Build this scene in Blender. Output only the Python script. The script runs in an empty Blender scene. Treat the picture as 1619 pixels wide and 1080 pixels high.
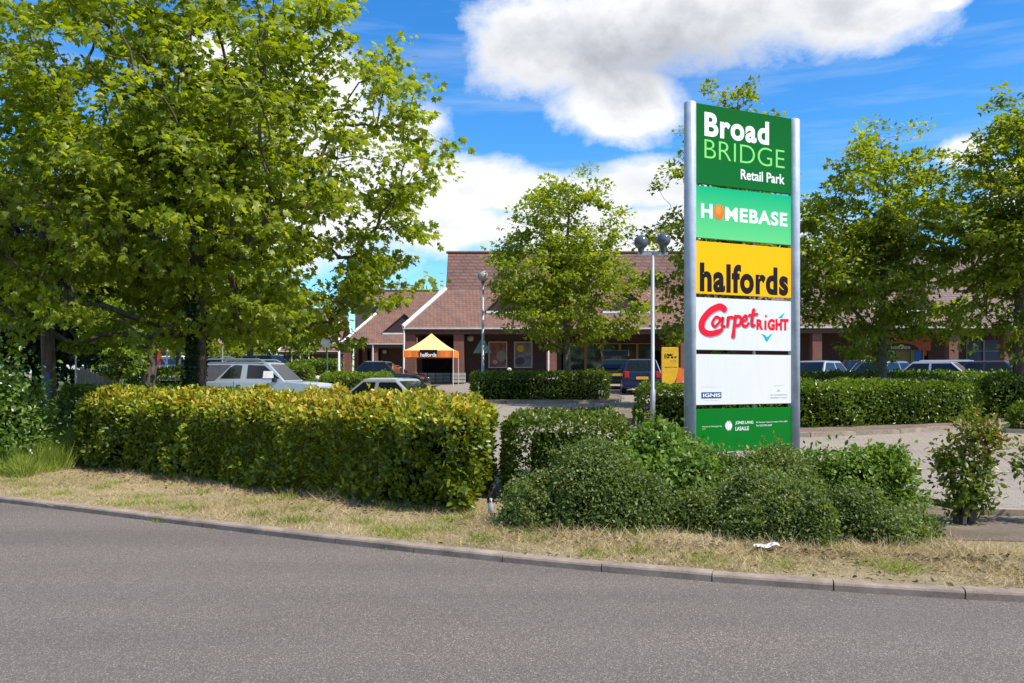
import bpy, math, random
import numpy as np
from mathutils import Vector, Matrix
R = math.radians
random.seed(7)
scene = bpy.context.scene
COL = scene.collection

# ------------------------------------------------------------------ camera, world, sun, exposure
F, HOR, CAMH = 1350.0, 590.0, 1.65
cam_d = bpy.data.cameras.new('camera'); cam = bpy.data.objects.new('camera', cam_d); COL.objects.link(cam)
cam.location = (0, 0, CAMH); cam.rotation_euler = (R(90), 0, 0)
cam_d.sensor_width = 36; cam_d.lens = 36 * F / 1619
cam_d.shift_y = (HOR - 540) / 1619
cam_d.clip_start = 0.1; cam_d.clip_end = 5000
scene.camera = cam
SUN_EL = R(52)
sdir = Vector((0.88, -0.47, 0)).normalized() * math.cos(SUN_EL); sdir.z = math.sin(SUN_EL)
sd = bpy.data.lights.new('sun', 'SUN'); sd.energy = 4.8; sd.angle = R(0.5); sd.color = (1, 0.94, 0.83)
so = bpy.data.objects.new('sun', sd); COL.objects.link(so)
so.rotation_euler = sdir.to_track_quat('Z', 'Y').to_euler(); so.location = (20, -10, 30)
vs = scene.view_settings
vs.view_transform = 'Standard'; vs.look = 'None'; vs.gamma = 1; vs.use_curve_mapping = False
vs.exposure = 0.44

class NT:
    """tiny node-tree helper"""
    def __init__(s, tree): s.t = tree; tree.nodes.clear()
    def n(s, typ, **kw):
        nd = s.t.nodes.new(typ)
        ins = kw.pop('ins', {})
        for k, v in kw.items(): setattr(nd, k, v)
        for k, v in ins.items():
            sk = nd.inputs[k]
            if isinstance(v, bpy.types.NodeSocket): s.t.links.new(v, sk)
            else: sk.default_value = v
        return nd
    def m(s, op, a, b=0.0, c=None, clamp=False):
        nd = s.t.nodes.new('ShaderNodeMath'); nd.operation = op; nd.use_clamp = clamp
        for i, v in enumerate([a, b] + ([c] if c is not None else [])):
            if isinstance(v, bpy.types.NodeSocket): s.t.links.new(v, nd.inputs[i])
            else: nd.inputs[i].default_value = v
        return nd.outputs[0]
    def mix(s, fac, a, b, bt='MIX'):
        nd = s.t.nodes.new('ShaderNodeMix'); nd.data_type = 'RGBA'; nd.blend_type = bt
        for sk, v in ((nd.inputs[0], fac), (nd.inputs[6], a), (nd.inputs[7], b)):
            if isinstance(v, bpy.types.NodeSocket): s.t.links.new(v, sk)
            elif isinstance(v, tuple) and len(v) == 3: sk.default_value = (*v, 1)
            else: sk.default_value = v
        return nd.outputs[2]
    def ramp(s, fac, stops, interp='LINEAR'):
        nd = s.t.nodes.new('ShaderNodeValToRGB'); cr = nd.color_ramp; cr.interpolation = interp
        while len(cr.elements) < len(stops): cr.elements.new(0.5)
        for e, (p, c) in zip(cr.elements, stops):
            e.position = p; e.color = (*c, 1) if len(c) == 3 else c
        if isinstance(fac, bpy.types.NodeSocket): s.t.links.new(fac, nd.inputs[0])
        return nd.outputs[0]
    def noise(s, vec, scale, detail=4, rough=0.55, dist=0.0):
        nd = s.n('ShaderNodeTexNoise', ins={'Scale': scale, 'Detail': detail, 'Roughness': rough, 'Distortion': dist})
        if vec is not None: s.t.links.new(vec, nd.inputs['Vector'])
        return nd.outputs['Fac']

w = bpy.data.worlds.new("World"); scene.world = w; w.use_nodes = True
N = NT(w.node_tree)
sky = N.n('ShaderNodeTexSky', sky_type='NISHITA', sun_disc=False, sun_elevation=SUN_EL, air_density=1.0, dust_density=0.4, ozone_density=2.2)
sky.sun_rotation = math.atan2(sdir.x, sdir.y)
tc = N.n('ShaderNodeTexCoord')
sep = N.n('ShaderNodeSeparateXYZ', ins={0: tc.outputs['Generated']})
AZ = N.m('ARCTAN2', sep.outputs[0], sep.outputs[1])          # azimuth, radians, 0 = +Y
EL = N.m('ARCSINE', sep.outputs[2])
vec = N.n('ShaderNodeCombineXYZ', ins={0: AZ, 1: N.m('MULTIPLY', EL, 1.35), 2: 0.37}).outputs[0]
nA = N.noise(vec, 5.0, 9, 0.6, 0.3); nB = N.noise(vec, 13.0, 12, 0.66)
warp = N.m('ADD', N.m('MULTIPLY', N.m('SUBTRACT', nA, 0.5), 1.9), N.m('MULTIPLY', N.m('SUBTRACT', nB, 0.5), 1.05))
def azel(px, py):
    x, z = (px - 809.5) / F, (HOR - py) / F
    return math.atan2(x, 1), math.atan2(z, math.hypot(x, 1))
mask = None; core = None
clouds = [(1090, 5, 370, 145), (890, 55, 160, 110), (1330, 0, 160, 95), (985, 165, 120, 75), (860, 310, 190, 48), (1010, 290, 120, 45), (730, 300, 130, 60),
          (500, 170, 120, 120), (600, 240, 110, 90), (380, 120, 120, 80), (1525, 240, 70, 34), (1020, 370, 420, 48), (740, 360, 160, 50), (420, 330, 300, 110), (1620, 300, 90, 60), (1480, -10, 70, 30)]
for (cx, cy, rx, ry) in clouds:
    a, e = azel(cx, cy); a2, _ = azel(cx + rx, cy); _, e2 = azel(cx, cy - ry)
    da = N.m('DIVIDE', N.m('SUBTRACT', AZ, a), a2 - a); de = N.m('DIVIDE', N.m('SUBTRACT', EL, e), e2 - e)
    d = N.m('SUBTRACT', 1.0, N.m('SQRT', N.m('ADD', N.m('MULTIPLY', da, da), N.m('MULTIPLY', de, de))))
    mask = d if mask is None else N.m('MAXIMUM', mask, d)
# clouds over the rest of the sky, away from this view
far = N.m('SUBTRACT', N.m('ABSOLUTE', AZ), 1.0)
gen = N.m('SUBTRACT', N.m('MULTIPLY', N.m('SUBTRACT', N.noise(vec, 2.2, 3), 0.52), 4.0), 0.1)
mask = N.m('MAXIMUM', mask, N.m('MINIMUM', gen, N.m('MULTIPLY', far, 3.0)))
dens = N.m('ADD', mask, warp)
alpha = N.m('SMOOTH_MIN', N.m('MULTIPLY', N.m('MAXIMUM', N.m('ADD', dens, 0.08), 0.0), 2.1), 1.0, 0.25)
wisp = N.m('MULTIPLY', N.m('SUBTRACT', N.noise(N.n('ShaderNodeMapping', ins={0: vec, 'Rotation': (0, 0, 0.5), 'Scale': (2, 14, 1)}).outputs[0], 1.6, 6, 0.6), 0.5), 1.6, clamp=True)
alpha = N.m('MAXIMUM', alpha, N.m('MULTIPLY', wisp, 0.55))
# grey under-side of the big cloud
a0, e0 = azel(1060, 75); 
gx = N.m('DIVIDE', N.m('SUBTRACT', AZ, a0), 0.19); gy = N.m('DIVIDE', N.m('SUBTRACT', EL, e0), 0.058)
gd = N.m('SUBTRACT', 1.15, N.m('SQRT', N.m('ADD', N.m('MULTIPLY', gx, gx), N.m('MULTIPLY', gy, gy))))
grey = N.m('MULTIPLY', N.m('ADD', gd, N.m('MULTIPLY', warp, 1.3)), 0.85, clamp=True)
soft = N.m('MULTIPLY', N.m('ADD', N.m('SUBTRACT', N.noise(vec, 9, 8, 0.65), 0.47), N.m('MULTIPLY', N.m('SUBTRACT', dens, 0.45), 0.35)), 2.4, clamp=True)
ccol = N.mix(grey, N.mix(soft, (6.0, 6.05, 6.1), (4.6, 4.75, 5.1)), (2.8, 2.95, 3.3))
skyc = N.n('ShaderNodeHueSaturation', ins={'Hue': 0.502, 'Saturation': 1.36, 'Value': 1.0, 'Color': sky.outputs[0]}).outputs[0]
skyc = N.mix(1.0, skyc, (0.72, 1.06, 1.22), 'MULTIPLY')
final = N.mix(alpha, skyc, ccol)
bg = N.n('ShaderNodeBackground', ins={'Color': final, 'Strength': 0.13})
N.n('ShaderNodeOutputWorld', ins={'Surface': bg.outputs[0]})

# ------------------------------------------------------------------ layout helpers
def sstep(a, b, x):
    t = np.clip((x - a) / (b - a), 0, 1); return t * t * (3 - 2 * t)
def g(x, y):
    st = 13.5 + 5.5 * sstep(1.0, 5.0, -np.asarray(x, float))
    z = 0.03 * (np.asarray(y, float) - st)
    return np.minimum(np.maximum(z, 0.0), 1.4)
def at(px, py, D): return Vector(((px - 809.5) / F * D, D, CAMH + (HOR - py) / F * D))
def gx_(px, D): x = (px - 809.5) / F * D; return Vector((x, D, float(g(x, D))))
KX = np.array([-6.55, -4.05, -1.77, -0.05, 0.74, 1.58, 2.39, 3.19, 3.68]); KD = np.array([10.9, 9.56, 8.25, 7.47, 7.07, 6.75, 6.47, 6.26, 6.13])
kp = np.polyfit(KX, KD, 3); kd = np.polyder(kp)
def kerb(x):
    x = np.asarray(x, float); xc = np.clip(x, -6.5, 3.9)
    return np.polyval(kp, xc) + np.polyval(kd, xc) * (x - xc)

# ------------------------------------------------------------------ materials
def pbr(name, col, rough=0.6, metal=0.0, spec=0.5, coat=0.0):
    m = bpy.data.materials.new(name); m.use_nodes = True; T = NT(m.node_tree)
    p = T.n('ShaderNodeBsdfPrincipled', ins={'Roughness': rough, 'Metallic': metal, 'Specular IOR Level': spec, 'Coat Weight': coat})
    if isinstance(col, tuple): p.inputs['Base Color'].default_value = (*col, 1)
    T.n('ShaderNodeOutputMaterial', ins={0: p.outputs[0]})
    T.p = p; return m, T
def plain(name, col, rough=0.6, metal=0.0, var=0.12, scale=6.0, coat=0.0, spec=0.5):
    """a colour with faint mottling so nothing is perfectly flat"""
    m, T = pbr(name, col, rough, metal, spec, coat)
    c = T.n('ShaderNodeTexCoord').outputs['Object']
    f = T.noise(c, scale, 5, 0.6)
    d = tuple(v * (1 - var * 1.6) for v in col); l = tuple(min(1, v * (1 + var)) for v in col)
    T.t.links.new(T.ramp(f, [(0.3, d), (0.7, l)]), T.p.inputs['Base Color'])
    return m
def bump(T, h, strength, dist=0.02):
    b = T.n('ShaderNodeBump', ins={'Strength': strength, 'Distance': dist, 'Height': h}); T.t.links.new(b.outputs[0], T.p.inputs['Normal'])

def leaf_mat(name, cols, trans=0.35, rough=0.42, tcol=None, spec=0.4):
    m = bpy.data.materials.new(name); m.use_nodes = True; T = NT(m.node_tree)
    a = T.n('ShaderNodeAttribute', attribute_name='rnd').outputs['Fac']
    n = len(cols)
    c = T.ramp(a, [(i / (n - 1), q) for i, q in enumerate(cols)])
    p = T.n('ShaderNodeBsdfPrincipled', ins={'Base Color': c, 'Roughness': rough, 'Specular IOR Level': spec})
    tc_ = T.mix(1.0, c, tcol or (1.85, 1.78, 0.45), 'MULTIPLY')
    t = T.n('ShaderNodeBsdfTranslucent', ins={'Color': tc_})
    mx = T.n('ShaderNodeMixShader', ins={0: trans, 1: p.outputs[0], 2: t.outputs[0]})
    T.n('ShaderNodeOutputMaterial', ins={0: mx.outputs[0]})
    return m

M = {}
# asphalt
m, T = pbr('asphalt', (0.05,) * 3, 0.85); c = T.n('ShaderNodeTexCoord').outputs['Object']
vo = T.n('ShaderNodeTexVoronoi', ins={'Vector': c, 'Scale': 150.0}); fine = T.noise(c, 210, 3, 0.7); big = T.noise(c, 0.55, 5, 0.6)
agg = T.ramp(T.n('ShaderNodeSeparateColor', ins={0: vo.outputs['Color']}).outputs[0], [(0.0, (0.045, 0.033, 0.029)), (0.5, (0.130, 0.106, 0.084)), (0.82, (0.235, 0.192, 0.154)), (1.0, (0.62, 0.52, 0.45))])
col = T.mix(0.45, agg, T.ramp(fine, [(0.3, (0.052, 0.042, 0.034)), (0.7, (0.24, 0.20, 0.168))]))
col = T.mix(T.ramp(big, [(0.35, (0.0,) * 3), (0.75, (0.3,) * 3)]), col, (0.16, 0.14, 0.135))
sx_ = T.n('ShaderNodeSeparateXYZ', ins={0: c}); trk = T.noise(T.n('ShaderNodeMapping', ins={0: c, 'Rotation': (0, 0, 0.42), 'Scale': (0.10, 1.1, 1)}).outputs[0], 1.0, 3, 0.5)
col = T.mix(T.ramp(trk, [(0.42, (0.0,) * 3), (0.7, (0.34,) * 3)]), col, (0.075, 0.063, 0.06))
st = T.noise(c, 2.3, 7, 0.75); col = T.mix(T.ramp(st, [(0.60, (0.0,) * 3), (0.72, (0.35,) * 3)]), col, (0.05, 0.042, 0.04))
T.t.links.new(col, T.p.inputs['Base Color']); bump(T, T.m('ADD', vo.outputs['Distance'], fine), 0.7, 0.006); M['asphalt'] = m
# block paving
m, T = pbr('block_paving', (0.3, 0.25, 0.22), 0.9); c = T.n('ShaderNodeTexCoord').outputs['Object']
mp = T.n('ShaderNodeMapping', ins={0: c, 'Rotation': (0, 0, 0.35)}).outputs[0]
br = T.n('ShaderNodeTexBrick', ins={'Vector': mp, 'Color1': (0.32, 0.26, 0.205, 1), 'Color2': (0.235, 0.192, 0.152, 1), 'Mortar': (0.13, 0.11, 0.095, 1), 'Scale': 1.0, 'Mortar Size': 0.008, 'Brick Width': 0.21, 'Row Height': 0.105, 'Bias': 0.0})
col = T.mix(T.ramp(T.noise(c, 0.4, 5), [(0.35, (0.0,) * 3), (0.7, (0.55,) * 3)]), br.outputs[0], (0.33, 0.285, 0.23))
col = T.mix(T.ramp(T.noise(c, 3.0, 6, 0.7), [(0.5, (0.0,) * 3), (0.8, (0.4,) * 3)]), col, (0.16, 0.135, 0.115))
T.t.links.new(col, T.p.inputs['Base Color']); bump(T, br.outputs['Fac'], -0.3, 0.01); M['paving'] = m
# kerb concrete
m, T = pbr('kerb_concrete', (0.2, 0.18, 0.16), 0.9); c = T.n('ShaderNodeTexCoord').outputs['Object']
col = T.ramp(T.noise(c, 3, 8, 0.75), [(0.3, (0.12, 0.085, 0.062)), (0.5, (0.27, 0.20, 0.15)), (0.72, (0.42, 0.33, 0.26))])
col = T.mix(T.ramp(T.noise(c, 90, 3, 0.7), [(0.45, (0.0,) * 3), (0.75, (0.5,) * 3)]), col, (0.36, 0.32, 0.29))
T.t.links.new(col, T.p.inputs['Base Color']); bump(T, T.noise(c, 120, 4, 0.7), 0.5, 0.005); M['kerb'] = m
# soil/dry grass ground
def soil(name, stops):
    m, T = pbr(name, (0.2,) * 3, 0.95); c = T.n('ShaderNodeTexCoord').outputs['Object']
    f = T.m('ADD', T.m('MULTIPLY', T.noise(c, 1.1, 6, 0.65), 0.6), T.m('MULTIPLY', T.noise(c, 28, 5, 0.75), 0.4))
    T.t.links.new(T.ramp(f, stops), T.p.inputs['Base Color']); bump(T, T.noise(c, 40, 6, 0.8), 0.9, 0.03); return m
M['verge'] = soil('dry_verge', [(0.32, (0.13, 0.12, 0.04)), (0.46, (0.30, 0.23, 0.11)), (0.6, (0.42, 0.33, 0.19)), (0.72, (0.26, 0.19, 0.11))])
M['soil'] = soil('bed_soil', [(0.3, (0.09, 0.065, 0.045)), (0.5, (0.20, 0.15, 0.105)), (0.7, (0.34, 0.27, 0.2))])
M['grassland'] = soil('grass_ground', [(0.3, (0.035, 0.055, 0.012)), (0.5, (0.07, 0.10, 0.02)), (0.7, (0.13, 0.14, 0.04))])
# roof tiles / brick
def bricky(name, c1, c2, mo, bw, rh, zs=1.0, ms=0.01, blot=(0.12, 0.09, 0.08), bl=0.45):
    m, T = pbr(name, c1, 0.85); c = T.n('ShaderNodeTexCoord').outputs['Object']; s = T.n('ShaderNodeSeparateXYZ', ins={0: c})
    v = T.n('ShaderNodeCombineXYZ', ins={0: T.m('ADD', s.outputs[0], s.outputs[1]), 1: T.m('MULTIPLY', s.outputs[2], zs), 2: 0.0}).outputs[0]
    br = T.n('ShaderNodeTexBrick', ins={'Vector': v, 'Color1': (*c1, 1), 'Color2': (*c2, 1), 'Mortar': (*mo, 1), 'Scale': 1.0, 'Mortar Size': ms, 'Brick Width': bw, 'Row Height': rh})
    col = T.mix(T.ramp(T.noise(c, 0.5, 6, 0.65), [(0.42, (0.0,) * 3), (0.7, (bl,) * 3)]), br.outputs[0], blot)
    col = T.mix(T.ramp(T.noise(v, 1.8, 3, 0.7), [(0.4, (0.0,) * 3), (0.8, (0.35,) * 3)]), col, tuple(min(1, q * 1.5) for q in c1))
    T.t.links.new(col, T.p.inputs['Base Color']); bump(T, br.outputs['Fac'], -0.5, 0.02); return m
M['tile'] = bricky('roof_tile', (0.27, 0.13, 0.09), (0.18, 0.09, 0.065), (0.08, 0.045, 0.036), 0.22, 0.13, 1.0, 0.02)
M['tile_dark'] = bricky('weathered_roof_tile', (0.19, 0.088, 0.066), (0.14, 0.07, 0.055), (0.07, 0.038, 0.03), 0.6, 0.22, 1.0, 0.04)
M['tile_brown'] = bricky('brown_roof_tile', (0.24, 0.16, 0.13), (0.17, 0.115, 0.095), (0.06, 0.045, 0.04), 0.25, 0.14, 1.0, 0.022)
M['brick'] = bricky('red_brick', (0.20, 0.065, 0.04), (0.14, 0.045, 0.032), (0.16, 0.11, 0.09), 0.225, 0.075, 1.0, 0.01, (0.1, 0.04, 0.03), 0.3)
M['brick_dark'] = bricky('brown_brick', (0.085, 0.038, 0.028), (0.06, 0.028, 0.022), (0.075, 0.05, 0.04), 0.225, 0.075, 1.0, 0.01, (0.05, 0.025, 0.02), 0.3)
for k, c, r, me in [('white', (0.72, 0.71, 0.68), 0.5, 0), ('offwhite', (0.55, 0.53, 0.48), 0.6, 0), ('dark', (0.02, 0.018, 0.017), 0.6, 0), ('black', (0.01,) * 3, 0.5, 0),
        ('rubber', (0.015,) * 3, 0.8, 0), ('alloy', (0.5, 0.5, 0.52), 0.3, 0.9), ('galv', (0.36, 0.38, 0.40), 0.5, 0.4), ('post', (0.42, 0.47, 0.54), 0.42, 0.1),
        ('concrete', (0.4, 0.37, 0.33), 0.9, 0), ('orange', (0.75, 0.16, 0.02), 0.6, 0), ('yellow', (0.72, 0.42, 0.01), 0.6, 0), ('red', (0.5, 0.03, 0.03), 0.5, 0),
        ('lamp_glass', (0.36, 0.33, 0.29), 0.18, 0), ('lamp_dark', (0.09, 0.10, 0.12), 0.12, 0), ('greenpaint', (0.04, 0.16, 0.1), 0.5, 0), ('grey', (0.22, 0.23, 0.24), 0.5, 0),
        ('navy', (0.01, 0.02, 0.09), 0.4, 0), ('blue', (0.02, 0.12, 0.4), 0.5, 0), ('wood', (0.16, 0.11, 0.075), 0.85, 0), ('guard', (0.10, 0.135, 0.19), 0.6, 0.0),
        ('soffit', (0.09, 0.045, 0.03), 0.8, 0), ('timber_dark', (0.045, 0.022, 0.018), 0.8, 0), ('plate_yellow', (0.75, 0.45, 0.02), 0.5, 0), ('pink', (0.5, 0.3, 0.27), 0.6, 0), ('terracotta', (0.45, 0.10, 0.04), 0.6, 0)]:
    M[k] = plain(k, c, r, me)
M['poster_red'] = plain('poster_red', (0.28, 0.09, 0.07), 0.5, var=0.5, scale=3.5)
M['poster_grey'] = plain('poster_grey', (0.20, 0.19, 0.20), 0.5, var=0.4, scale=3.0)
M['glass'] = pbr('dark_glass', (0.008, 0.012, 0.014), 0.05, 0, 0.45)[0]
M['shopglass'] = pbr('shop_glass', (0.02, 0.03, 0.02), 0.06, 0, 0.9)[0]
M['lens'] = pbr('lamp_lens', (0.22, 0.24, 0.26), 0.12, 0.6)[0]
M['redlens'] = pbr('red_lens', (0.5, 0.02, 0.02), 0.15)[0]
def paint(name, c, metal=0.5): return pbr(name, c, 0.28, metal, 0.5, 0.8)[0]
M['silver'] = paint('silver_paint', (0.48, 0.50, 0.51)); M['bluepaint'] = paint('blue_paint', (0.008, 0.018, 0.065), 0.3); M['blackpaint'] = paint('black_paint', (0.012,) * 3, 0.2)
M['redpaint'] = paint('red_paint', (0.28, 0.02, 0.03), 0.2); M['purplepaint'] = paint('mauve_paint', (0.20, 0.22, 0.34), 0.4); M['whitepaint'] = paint('white_paint', (0.7, 0.7, 0.7), 0.0)
M['greypaint'] = paint('grey_paint', (0.10, 0.11, 0.13), 0.4); M['greencar'] = paint('green_paint', (0.02, 0.09, 0.08), 0.3); M['palebluepaint'] = paint('pale_blue_paint', (0.26, 0.31, 0.37), 0.4)
# bark
def bark(name, a, b):
    m, T = pbr(name, a, 0.9); c = T.n('ShaderNodeTexCoord').outputs['Object']
    mp = T.n('ShaderNodeMapping', ins={0: c, 'Scale': (1, 1, 0.25)}).outputs[0]
    f = T.noise(mp, 14, 7, 0.7); T.t.links.new(T.ramp(f, [(0.35, a), (0.68, b)]), T.p.inputs['Base Color']); bump(T, f, 0.9, 0.04); return m
M['bark'] = bark('bark', (0.035, 0.025, 0.018), (0.16, 0.12, 0.085)); M['bark_grey'] = bark('grey_bark', (0.06, 0.05, 0.035), (0.24, 0.20, 0.15))
M['polewood'] = bark('pole_wood', (0.09, 0.05, 0.035), (0.26, 0.155, 0.11))
M['paling'] = bark('weathered_paling', (0.11, 0.085, 0.065), (0.30, 0.24, 0.19))
# foliage
M['leaf_plane'] = leaf_mat('plane_leaf', [(0.09, 0.122, 0.007), (0.155, 0.20, 0.011), (0.225, 0.275, 0.018), (0.31, 0.36, 0.035)], 0.54)
M['leaf_maple'] = leaf_mat('maple_leaf', [(0.08, 0.112, 0.007), (0.14, 0.185, 0.01), (0.205, 0.25, 0.016), (0.29, 0.33, 0.03)], 0.52)
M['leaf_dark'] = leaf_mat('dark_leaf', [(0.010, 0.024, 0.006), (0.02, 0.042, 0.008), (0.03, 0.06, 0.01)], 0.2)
M['leaf_hedge'] = leaf_mat('golden_hedge_leaf', [(0.045, 0.075, 0.006), (0.095, 0.14, 0.009), (0.165, 0.21, 0.014), (0.28, 0.31, 0.02), (0.46, 0.44, 0.035), (0.52, 0.36, 0.05)], 0.35, 0.35, (1.5, 1.3, 0.5))
M['leaf_laurel'] = leaf_mat('glossy_leaf', [(0.05, 0.085, 0.007), (0.10, 0.155, 0.011), (0.17, 0.235, 0.017), (0.25, 0.31, 0.03)], 0.35, 0.33)
M['leaf_lime'] = leaf_mat('lime_leaf', [(0.08, 0.125, 0.008), (0.15, 0.22, 0.012), (0.23, 0.30, 0.02)], 0.4)
M['leaf_coton'] = leaf_mat('small_leaf', [(0.04, 0.065, 0.012), (0.09, 0.135, 0.028), (0.15, 0.20, 0.05), (0.28, 0.31, 0.12)], 0.35, 0.5)
M['leaf_mid'] = leaf_mat('bush_leaf', [(0.05, 0.09, 0.012), (0.095, 0.165, 0.024), (0.16, 0.245, 0.045), (0.23, 0.32, 0.075)], 0.38, 0.4)
M['leaf_red'] = leaf_mat('red_tipped_leaf', [(0.055, 0.09, 0.009), (0.11, 0.165, 0.017), (0.18, 0.22, 0.026), (0.40, 0.16, 0.06)], 0.35, 0.35, (1.5, 1.3, 0.6))
M['leaf_brown'] = leaf_mat('brown_leaf', [(0.06, 0.05, 0.02), (0.13, 0.09, 0.05), (0.18, 0.12, 0.07)], 0.2, 0.6, (1.3, 1.1, 0.7))
M['straw'] = leaf_mat('straw', [(0.18, 0.17, 0.05), (0.34, 0.27, 0.12), (0.52, 0.40, 0.22), (0.66, 0.53, 0.33)], 0.25, 0.7, (1.2, 1.1, 0.8))
M['blade'] = leaf_mat('grass_blade', [(0.08, 0.14, 0.012), (0.16, 0.24, 0.02), (0.30, 0.35, 0.05), (0.48, 0.44, 0.14)], 0.4, 0.55, (1.4, 1.3, 0.6))
M['petal'] = leaf_mat('petal', [(0.6, 0.6, 0.55), (0.8, 0.8, 0.75)], 0.2, 0.6, (1, 1, 1))
M['hedgecore'] = plain('twig_core', (0.012, 0.016, 0.005), 1.0, spec=0.0)

# ------------------------------------------------------------------ mesh helpers
def tag(o, label=None, cat=None, group=None, kind=None):
    if label: o['label'] = label
    if cat: o['category'] = cat
    if group: o['group'] = group
    if kind: o['kind'] = kind
    return o
def thing(name, label, cat, loc=(0, 0, 0), rz=0.0, group=None):
    o = bpy.data.objects.new(name, None); COL.objects.link(o); o.empty_display_size = 0.2
    o.location = loc; o.rotation_euler = (0, 0, rz); return tag(o, label, cat, group)
class MB:
    def __init__(s): s.v = []; s.f = []; s.mi = []
    def add(s, vs, fs, mi=0):
        b = len(s.v); s.v += [tuple(v) for v in vs]; s.f += [tuple(b + i for i in f) for f in fs]; s.mi += [mi] * len(fs); return s
    def box(s, c, d, rz=0.0, mi=0, rx=0.0, ry=0.0):
        mt = Matrix.Rotation(rz, 3, 'Z') @ Matrix.Rotation(ry, 3, 'Y') @ Matrix.Rotation(rx, 3, 'X')
        vs = [Vector(c) + mt @ Vector((x * d[0] / 2, y * d[1] / 2, z * d[2] / 2)) for x in (-1, 1) for y in (-1, 1) for z in (-1, 1)]
        return s.add(vs, [(0, 1, 3, 2), (4, 6, 7, 5), (0, 4, 5, 1), (2, 3, 7, 6), (0, 2, 6, 4), (1, 5, 7, 3)], mi)
    def tube(s, pts, rad, n=8, caps=True, mi=0):
        if not isinstance(rad, (list, tuple)): rad = [rad] * len(pts)
        pts = [Vector(p) for p in pts]; b = len(s.v); k = len(pts)
        up = None
        for i, p in enumerate(pts):
            t = (pts[min(i + 1, k - 1)] - pts[max(i - 1, 0)]).normalized()
            if up is None: up = Vector((1, 0, 0)) if abs(t.x) < 0.8 else Vector((0, 1, 0))
            a = t.cross(up).normalized(); c = t.cross(a).normalized(); up = c.cross(t).normalized() if False else up
            for j in range(n):
                q = 2 * math.pi * j / n; s.v.append(tuple(p + (a * math.cos(q) + c * math.sin(q)) * rad[i]))
        for i in range(k - 1):
            for j in range(n):
                s.f.append((b + i * n + j, b + (i + 1) * n + j, b + (i + 1) * n + (j + 1) % n, b + i * n + (j + 1) % n)); s.mi.append(mi)
        if caps:
            s.f.append(tuple(b + j for j in range(n))); s.f.append(tuple(b + (k - 1) * n + n - 1 - j for j in range(n))); s.mi += [mi, mi]
        return s
    def prism(s, poly, off, mi=0):
        """poly: 3-D points in order, off: extrusion vector"""
        k = len(poly); o = Vector(off); vs = [Vector(p) for p in poly] + [Vector(p) + o for p in poly]
        return s.add(vs, [tuple(range(k))[::-1], tuple(range(k, 2 * k))] + [(i, (i + 1) % k, k + (i + 1) % k, k + i) for i in range(k)], mi)
    def ball(s, c, r, seg=14, rings=9, sz=1.0, mi=0):
        vs, fs = [], []
        for i in range(1, rings):
            t = math.pi * i / rings
            for j in range(seg):
                q = 2 * math.pi * j / seg; vs.append((c[0] + r * math.sin(t) * math.cos(q), c[1] + r * math.sin(t) * math.sin(q), c[2] + sz * r * math.cos(t)))
        vs += [(c[0], c[1], c[2] + r * sz), (c[0], c[1], c[2] - r * sz)]; a, b = len(vs) - 2, len(vs) - 1
        for i in range(rings - 2):
            for j in range(seg): fs.append((i * seg + j, (i + 1) * seg + j, (i + 1) * seg + (j + 1) % seg, i * seg + (j + 1) % seg))
        for j in range(seg): fs.append((a, j, (j + 1) % seg)); fs.append((b, (rings - 2) * seg + (j + 1) % seg, (rings - 2) * seg + j))
        return s.add(vs, fs, mi)
    def build(s, name, mats, parent=None, world=False, smooth=False, origin=None, bevel=0.0):
        me = bpy.data.meshes.new(name)
        off = parent.location if (parent and world) else (Vector(origin) if origin else Vector((0, 0, 0)))
        me.from_pydata([tuple(Vector(v) - off) for v in s.v], [], s.f); me.update()
        mats = mats if isinstance(mats, list) else [mats]
        for q in mats: me.materials.append(M[q] if isinstance(q, str) else q)
        if len(mats) > 1: me.polygons.foreach_set('material_index', s.mi)
        if smooth: me.polygons.foreach_set('use_smooth', [True] * len(me.polygons))
        o = bpy.data.objects.new(name, me); COL.objects.link(o)
        if parent: o.parent = parent
        elif origin: o.location = origin
        if bevel:
            b = o.modifiers.new('bevel', 'BEVEL'); b.width = bevel; b.segments = 3; b.limit_method = 'ANGLE'; b.angle_limit = R(25); b.harden_normals = True
            if bevel >= .03: me.polygons.foreach_set('use_smooth', [True] * len(me.polygons))
        return o
def npmesh(name, V, Fc, fn, mats, midx=None, rnd=None, parent=None, origin=None):
    """V (N,3); Fc flat vertex index array; fn loop counts per face"""
    me = bpy.data.meshes.new(name); V = np.asarray(V, np.float32)
    if origin is not None: V = V - np.array(origin, np.float32)
    me.vertices.add(len(V)); me.vertices.foreach_set('co', V.ravel())
    me.loops.add(len(Fc)); me.loops.foreach_set('vertex_index', np.asarray(Fc, np.int32))
    me.polygons.add(len(fn)); st = np.concatenate([[0], np.cumsum(fn)[:-1]]).astype(np.int32)
    me.polygons.foreach_set('loop_start', st)
    for q in mats: me.materials.append(M[q] if isinstance(q, str) else q)
    if midx is not None: me.polygons.foreach_set('material_index', np.asarray(midx, np.int32))
    if rnd is not None:
        at_ = me.attributes.new('rnd', 'FLOAT', 'POINT'); at_.data.foreach_set('value', np.asarray(rnd, np.float32))
    me.update(calc_edges=True)
    o = bpy.data.objects.new(name, me); COL.objects.link(o)
    if parent: o.parent = parent
    elif origin is not None: o.location = origin
    return o
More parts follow.
